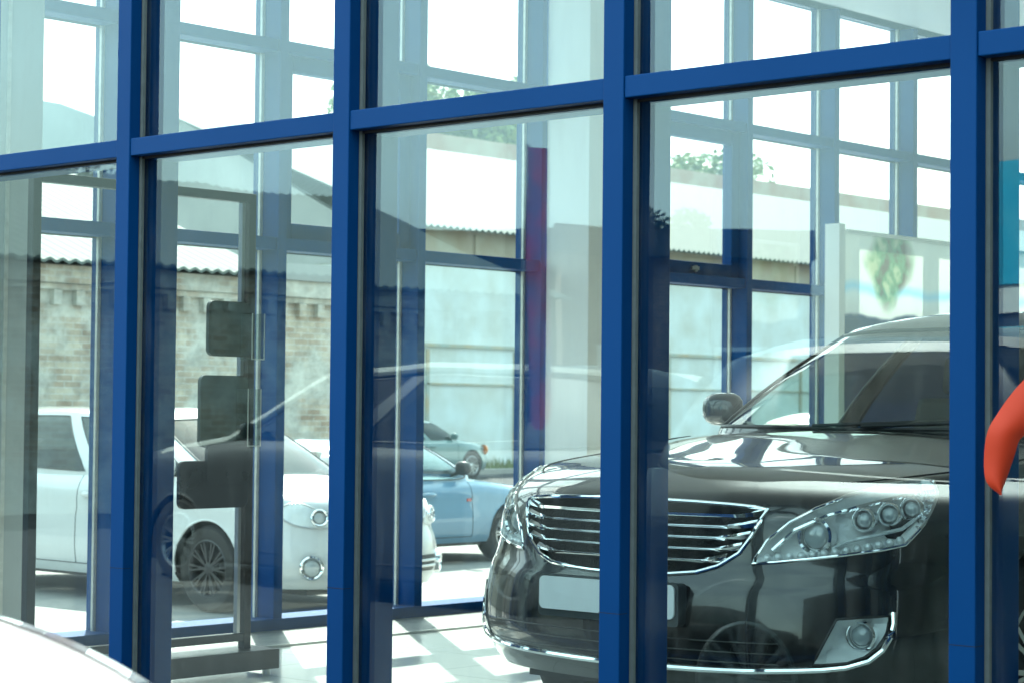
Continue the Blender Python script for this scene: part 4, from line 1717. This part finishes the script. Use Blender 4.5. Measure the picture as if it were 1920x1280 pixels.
# grass verge at the warehouse foot
gv_ = MB()
for k in range(9000):
    x_ = -33.0 - random.random()*2.4
    y_ = 24 + random.random()**1.3*60
    h = 0.10 + random.random()*0.28
    a = random.random()*PI
    dx, dy = math.cos(a)*0.03, math.sin(a)*0.03
    i = len(gv_.v)
    tx, ty = random.uniform(-.08, .08), random.uniform(-.08, .08)
    gv_.v += [(x_-dx, y_-dy, GZ), (x_+dx, y_+dy, GZ), (x_+tx, y_+ty, GZ + h)]
    gv_.f.append((i, i+1, i+2))
M_GRASS = mat('verge_grass', (0.10, 0.16, 0.045), 0.7, noise=(0.8, 0.4, (0.18, 0.17, 0.07)))
tag(gv_.build('grass', M_GRASS), kind='stuff')


# ------------------------------------------------------------------ trees
M_BARK = mat('bark', (0.10, 0.08, 0.06), 0.9, noise=(4, 0.4), bump=(20, 0.6))
M_LEAF1 = mat('leaf_green', (0.11, 0.17, 0.04), 0.6, noise=(0.5, 0.5, (0.17, 0.21, 0.06)))
M_LEAF2 = mat('leaf_dark', (0.035, 0.07, 0.025), 0.6, noise=(0.5, 0.4))


def tree(loc, h, cr, label, leafm, n=2600, seed=1, leaf=0.22, name='tree', squash=0.85, low=0.35):
    rnd = random.Random(seed)
    root = empty(name, loc)
    tag(root, label, 'tree')
    t = MB()
    top = h*0.72
    pts = [(0, 0, 0), (0.05*h*0.1, 0.02, top*0.3), (-0.03*h*0.3, 0.05, top*0.65), (0.1, -0.05, top)]
    t.tube(pts, [h*0.030, h*0.024, h*0.016, h*0.006], 8)
    cl = []
    for k in range(13):
        a = rnd.random()*2*PI
        zz = h*(low + 0.12 + rnd.random()*(0.9-low-0.12))
        rr_ = cr*math.sqrt(max(0.05, 1 - ((zz/h - (low+1)/2)/((1-low)/2))**2))*rnd.uniform(0.35, 0.75)
        c = Vector((math.cos(a)*rr_, math.sin(a)*rr_, zz))
        cl.append((c, cr*rnd.uniform(0.28, 0.48)))
        t.tube([(0, 0, zz*0.6), (c.x*0.5, c.y*0.5, zz*0.85), tuple(c)], [h*0.011, h*0.007, h*0.003], 5)
    t.build('trunk', M_BARK, root, smooth=True)
    c_ = MB()
    for k in range(n):
        c, r = cl[rnd.randrange(len(cl))]
        d = Vector((rnd.gauss(0, 1), rnd.gauss(0, 1), rnd.gauss(0, 1))).normalized()*r*(rnd.random()**0.4)
        d.z *= squash
        p = c + d
        u = Vector((rnd.gauss(0, 1), rnd.gauss(0, 1), rnd.gauss(0, .6))).normalized()*leaf*rnd.uniform(.6, 1.3)
        v = u.cross(Vector((rnd.gauss(0, 1), rnd.gauss(0, 1), rnd.gauss(0, 1))).normalized())*0.8
        i = len(c_.v)
        c_.v += [tuple(p - u), tuple(p + v*0.6), tuple(p + u), tuple(p - v*0.6)]
        c_.f.append((i, i+1, i+2, i+3))
    c_.build('crown', leafm, root)
    return root


def at(p, z, h=None):
    l = (p - 960)/4000
    v = CAM + (FWD0 + RGT0*l)*z
    return v


for k, (p, z, h, cr, lab) in enumerate((
        (835, 108, 19.5, 6.5, 'broad light green tree above the brown hall roof, left of two'),
        (945, 110, 19.5, 6.5, 'light green tree above the brown hall roof, nearer the white column'),
        (1310, 108, 15.2, 4.4, 'sparse green tree on the skyline left of the brownish window mullion'),
        (1455, 84, 9.6, 3.0, 'low dark green tree peeping over the warehouse ridge'))):
    v = at(p, z)
    tree((v.x, v.y, GZ), h, cr, lab, M_LEAF1 if k < 3 else M_LEAF2, n=26000 if k < 2 else 8000, seed=k+3, leaf=0.27)


# ------------------------------------------------------------------ what stands behind the photographer (mirrored in the glass)
def vat(p, z):
    """a spot that shows mirrored in the front glass at image column p and path length z"""
    v = at(p, z)
    return Vector((v.x, -v.y, 0))


RB = math.atan2(-RGT0.y, RGT0.x)
v = vat(700, 52)
ob = empty('brown_workshop', (v.x, v.y, GZ), RB)
tag(ob, 'long dull brown workshop mirrored in the glass behind the photographer', 'building')
M_OLIVE = mat('olive_brown_render', (0.10, 0.098, 0.07), 0.85, noise=(0.5, 0.35, (0.14, 0.13, 0.10)))
MB().box(-26, 9, -10, 0, 0, 4.8).build('wall', M_OLIVE, ob)
MB().box(-26.5, 9.5, -10.5, 0.5, 4.805, 5.9).build('roof', mat('dark_roof_felt', (0.05, 0.06, 0.065), 0.8, noise=(1, 0.3)), ob)
for k in range(8):
    a = -24 + 4.2*k
    f = MB().box(a, a + 1.7, 0.002, 0.08, 1.6, 3.4).build('window', M_WHITEWALL, ob)
    MB().box(a + 0.12, a + 0.80, 0.0805, 0.09, 1.72, 3.28).build('pane', M_DARKGLASS, f)
    MB().box(a + 0.90, a + 1.58, 0.0805, 0.09, 1.72, 3.28).build('pane', M_DARKGLASS, f)
v = vat(1230, 46)
o2 = empty('brick_house', (v.x, v.y, GZ), RB)
tag(o2, 'dark brown brick house mirrored in the glass left of the black car', 'building')
M_BRICK2 = brick_mat('brown_brick', (0.16, 0.10, 0.07), (0.22, 0.15, 0.10), (0.25, 0.23, 0.2))
MB().box(-2.2, 3.4, -8, 0, 0, 4.9).build('wall', M_BRICK2, o2)
m_ = MB()
m_.prism([(-2.4, 4.905), (3.46, 4.905), (3.4, 5.5), (-2.3, 5.5)], lambda u, v, d: (u, d, v), -8.3, 0.4)
m_.build('roof', MATS['dark_roof_felt'], o2)
for a in (-1.5, 1.3):
    f = MB().box(a, a + 1.1, 0.002, 0.08, 1.5, 3.0).build('window', M_WHITEWALL, o2)
    MB().box(a + 0.1, a + 1.0, 0.0805, 0.09, 1.6, 2.9).build('pane', M_DARKGLASS, f)
for k, (p, z, h, cr, lab) in enumerate((
        (1222, 62, 9.0, 1.7, 'dark tree mirrored beside the brick house'),
        (180, 60, 8.6, 3.2, 'dark tree mirrored above the brown workshop'))):
    v = vat(p, z)
    tree((v.x, v.y, GZ), h, cr, lab, M_LEAF2, n=9000, seed=k+20, leaf=0.13)
v = vat(2085, 32)
ks = empty('kiosk', (v.x, v.y, GZ), math.radians(12))
tag(ks, 'roadside kiosk with a bright cyan fascia mirrored at the right edge', 'kiosk')


def cyan_mat():
    m = mat('cyan_fascia', (0.01, 0.42, 0.66), 0.4, noise=(1.6, 0.5, (0.06, 0.50, 0.70)))
    return m


MB().box(-2.45, 4.0, -3, 0, 0, 2.95).build('wall', mat('navy_panel', (0.02, 0.05, 0.10), 0.5, noise=(1, 0.2)), ks)
MB().box(-2.5, 4.05, -3.05, 0.06, 2.955, 3.39).build('pale_band', M_WHITEWALL, ks)
MB().box(-2.5, 4.05, -3.05, 0.10, 3.395, 5.3).build('fascia', cyan_mat(), ks)
v = vat(980, 12.6)
ff = empty('feather_flag', (v.x, v.y, GZ), math.radians(8))
tag(ff, 'narrow crimson banner flag mirrored in the glass beside the white column', 'flag')
fpz = [(0.20, 1.50), (0.22, 1.40), (0.27, 1.35), (0.33, 1.35), (0.38, 1.40), (0.40, 1.50), (0.40, 3.02), (0.20, 3.04)]
MB().prism(fpz, lambda u, v_, d: (u - 0.3, d + 0.04*math.sin(3*v_), v_), 0, 0.006).build('cloth', mat('red_fabric', (0.30, 0.008, 0.02), 0.6, noise=(5, 0.6, (0.05, 0.07, 0.16))), ff)
MB().lathe([(0.001, 0), (0.02, 0), (0.012, 3.06), (0.001, 3.06)], (-0.11, 0, 0), 'Z', 10).build('pole', M_SATIN, ff)

ew_ = empty('unseen_shade_wall', (2.3, 0, GZ))  # unseen wall, added to darken the right-hand sides of the mullions
tag(ew_, 'unseen dark wall added out of frame at the right to shade the mullion sides', 'building')
MB().box(0, 4, -9.5, -0.36, 0, 4.9).build('wall', mat('shade_wall_dark', (0.035, 0.04, 0.045), 0.6, noise=(1, 0.2)), ew_)
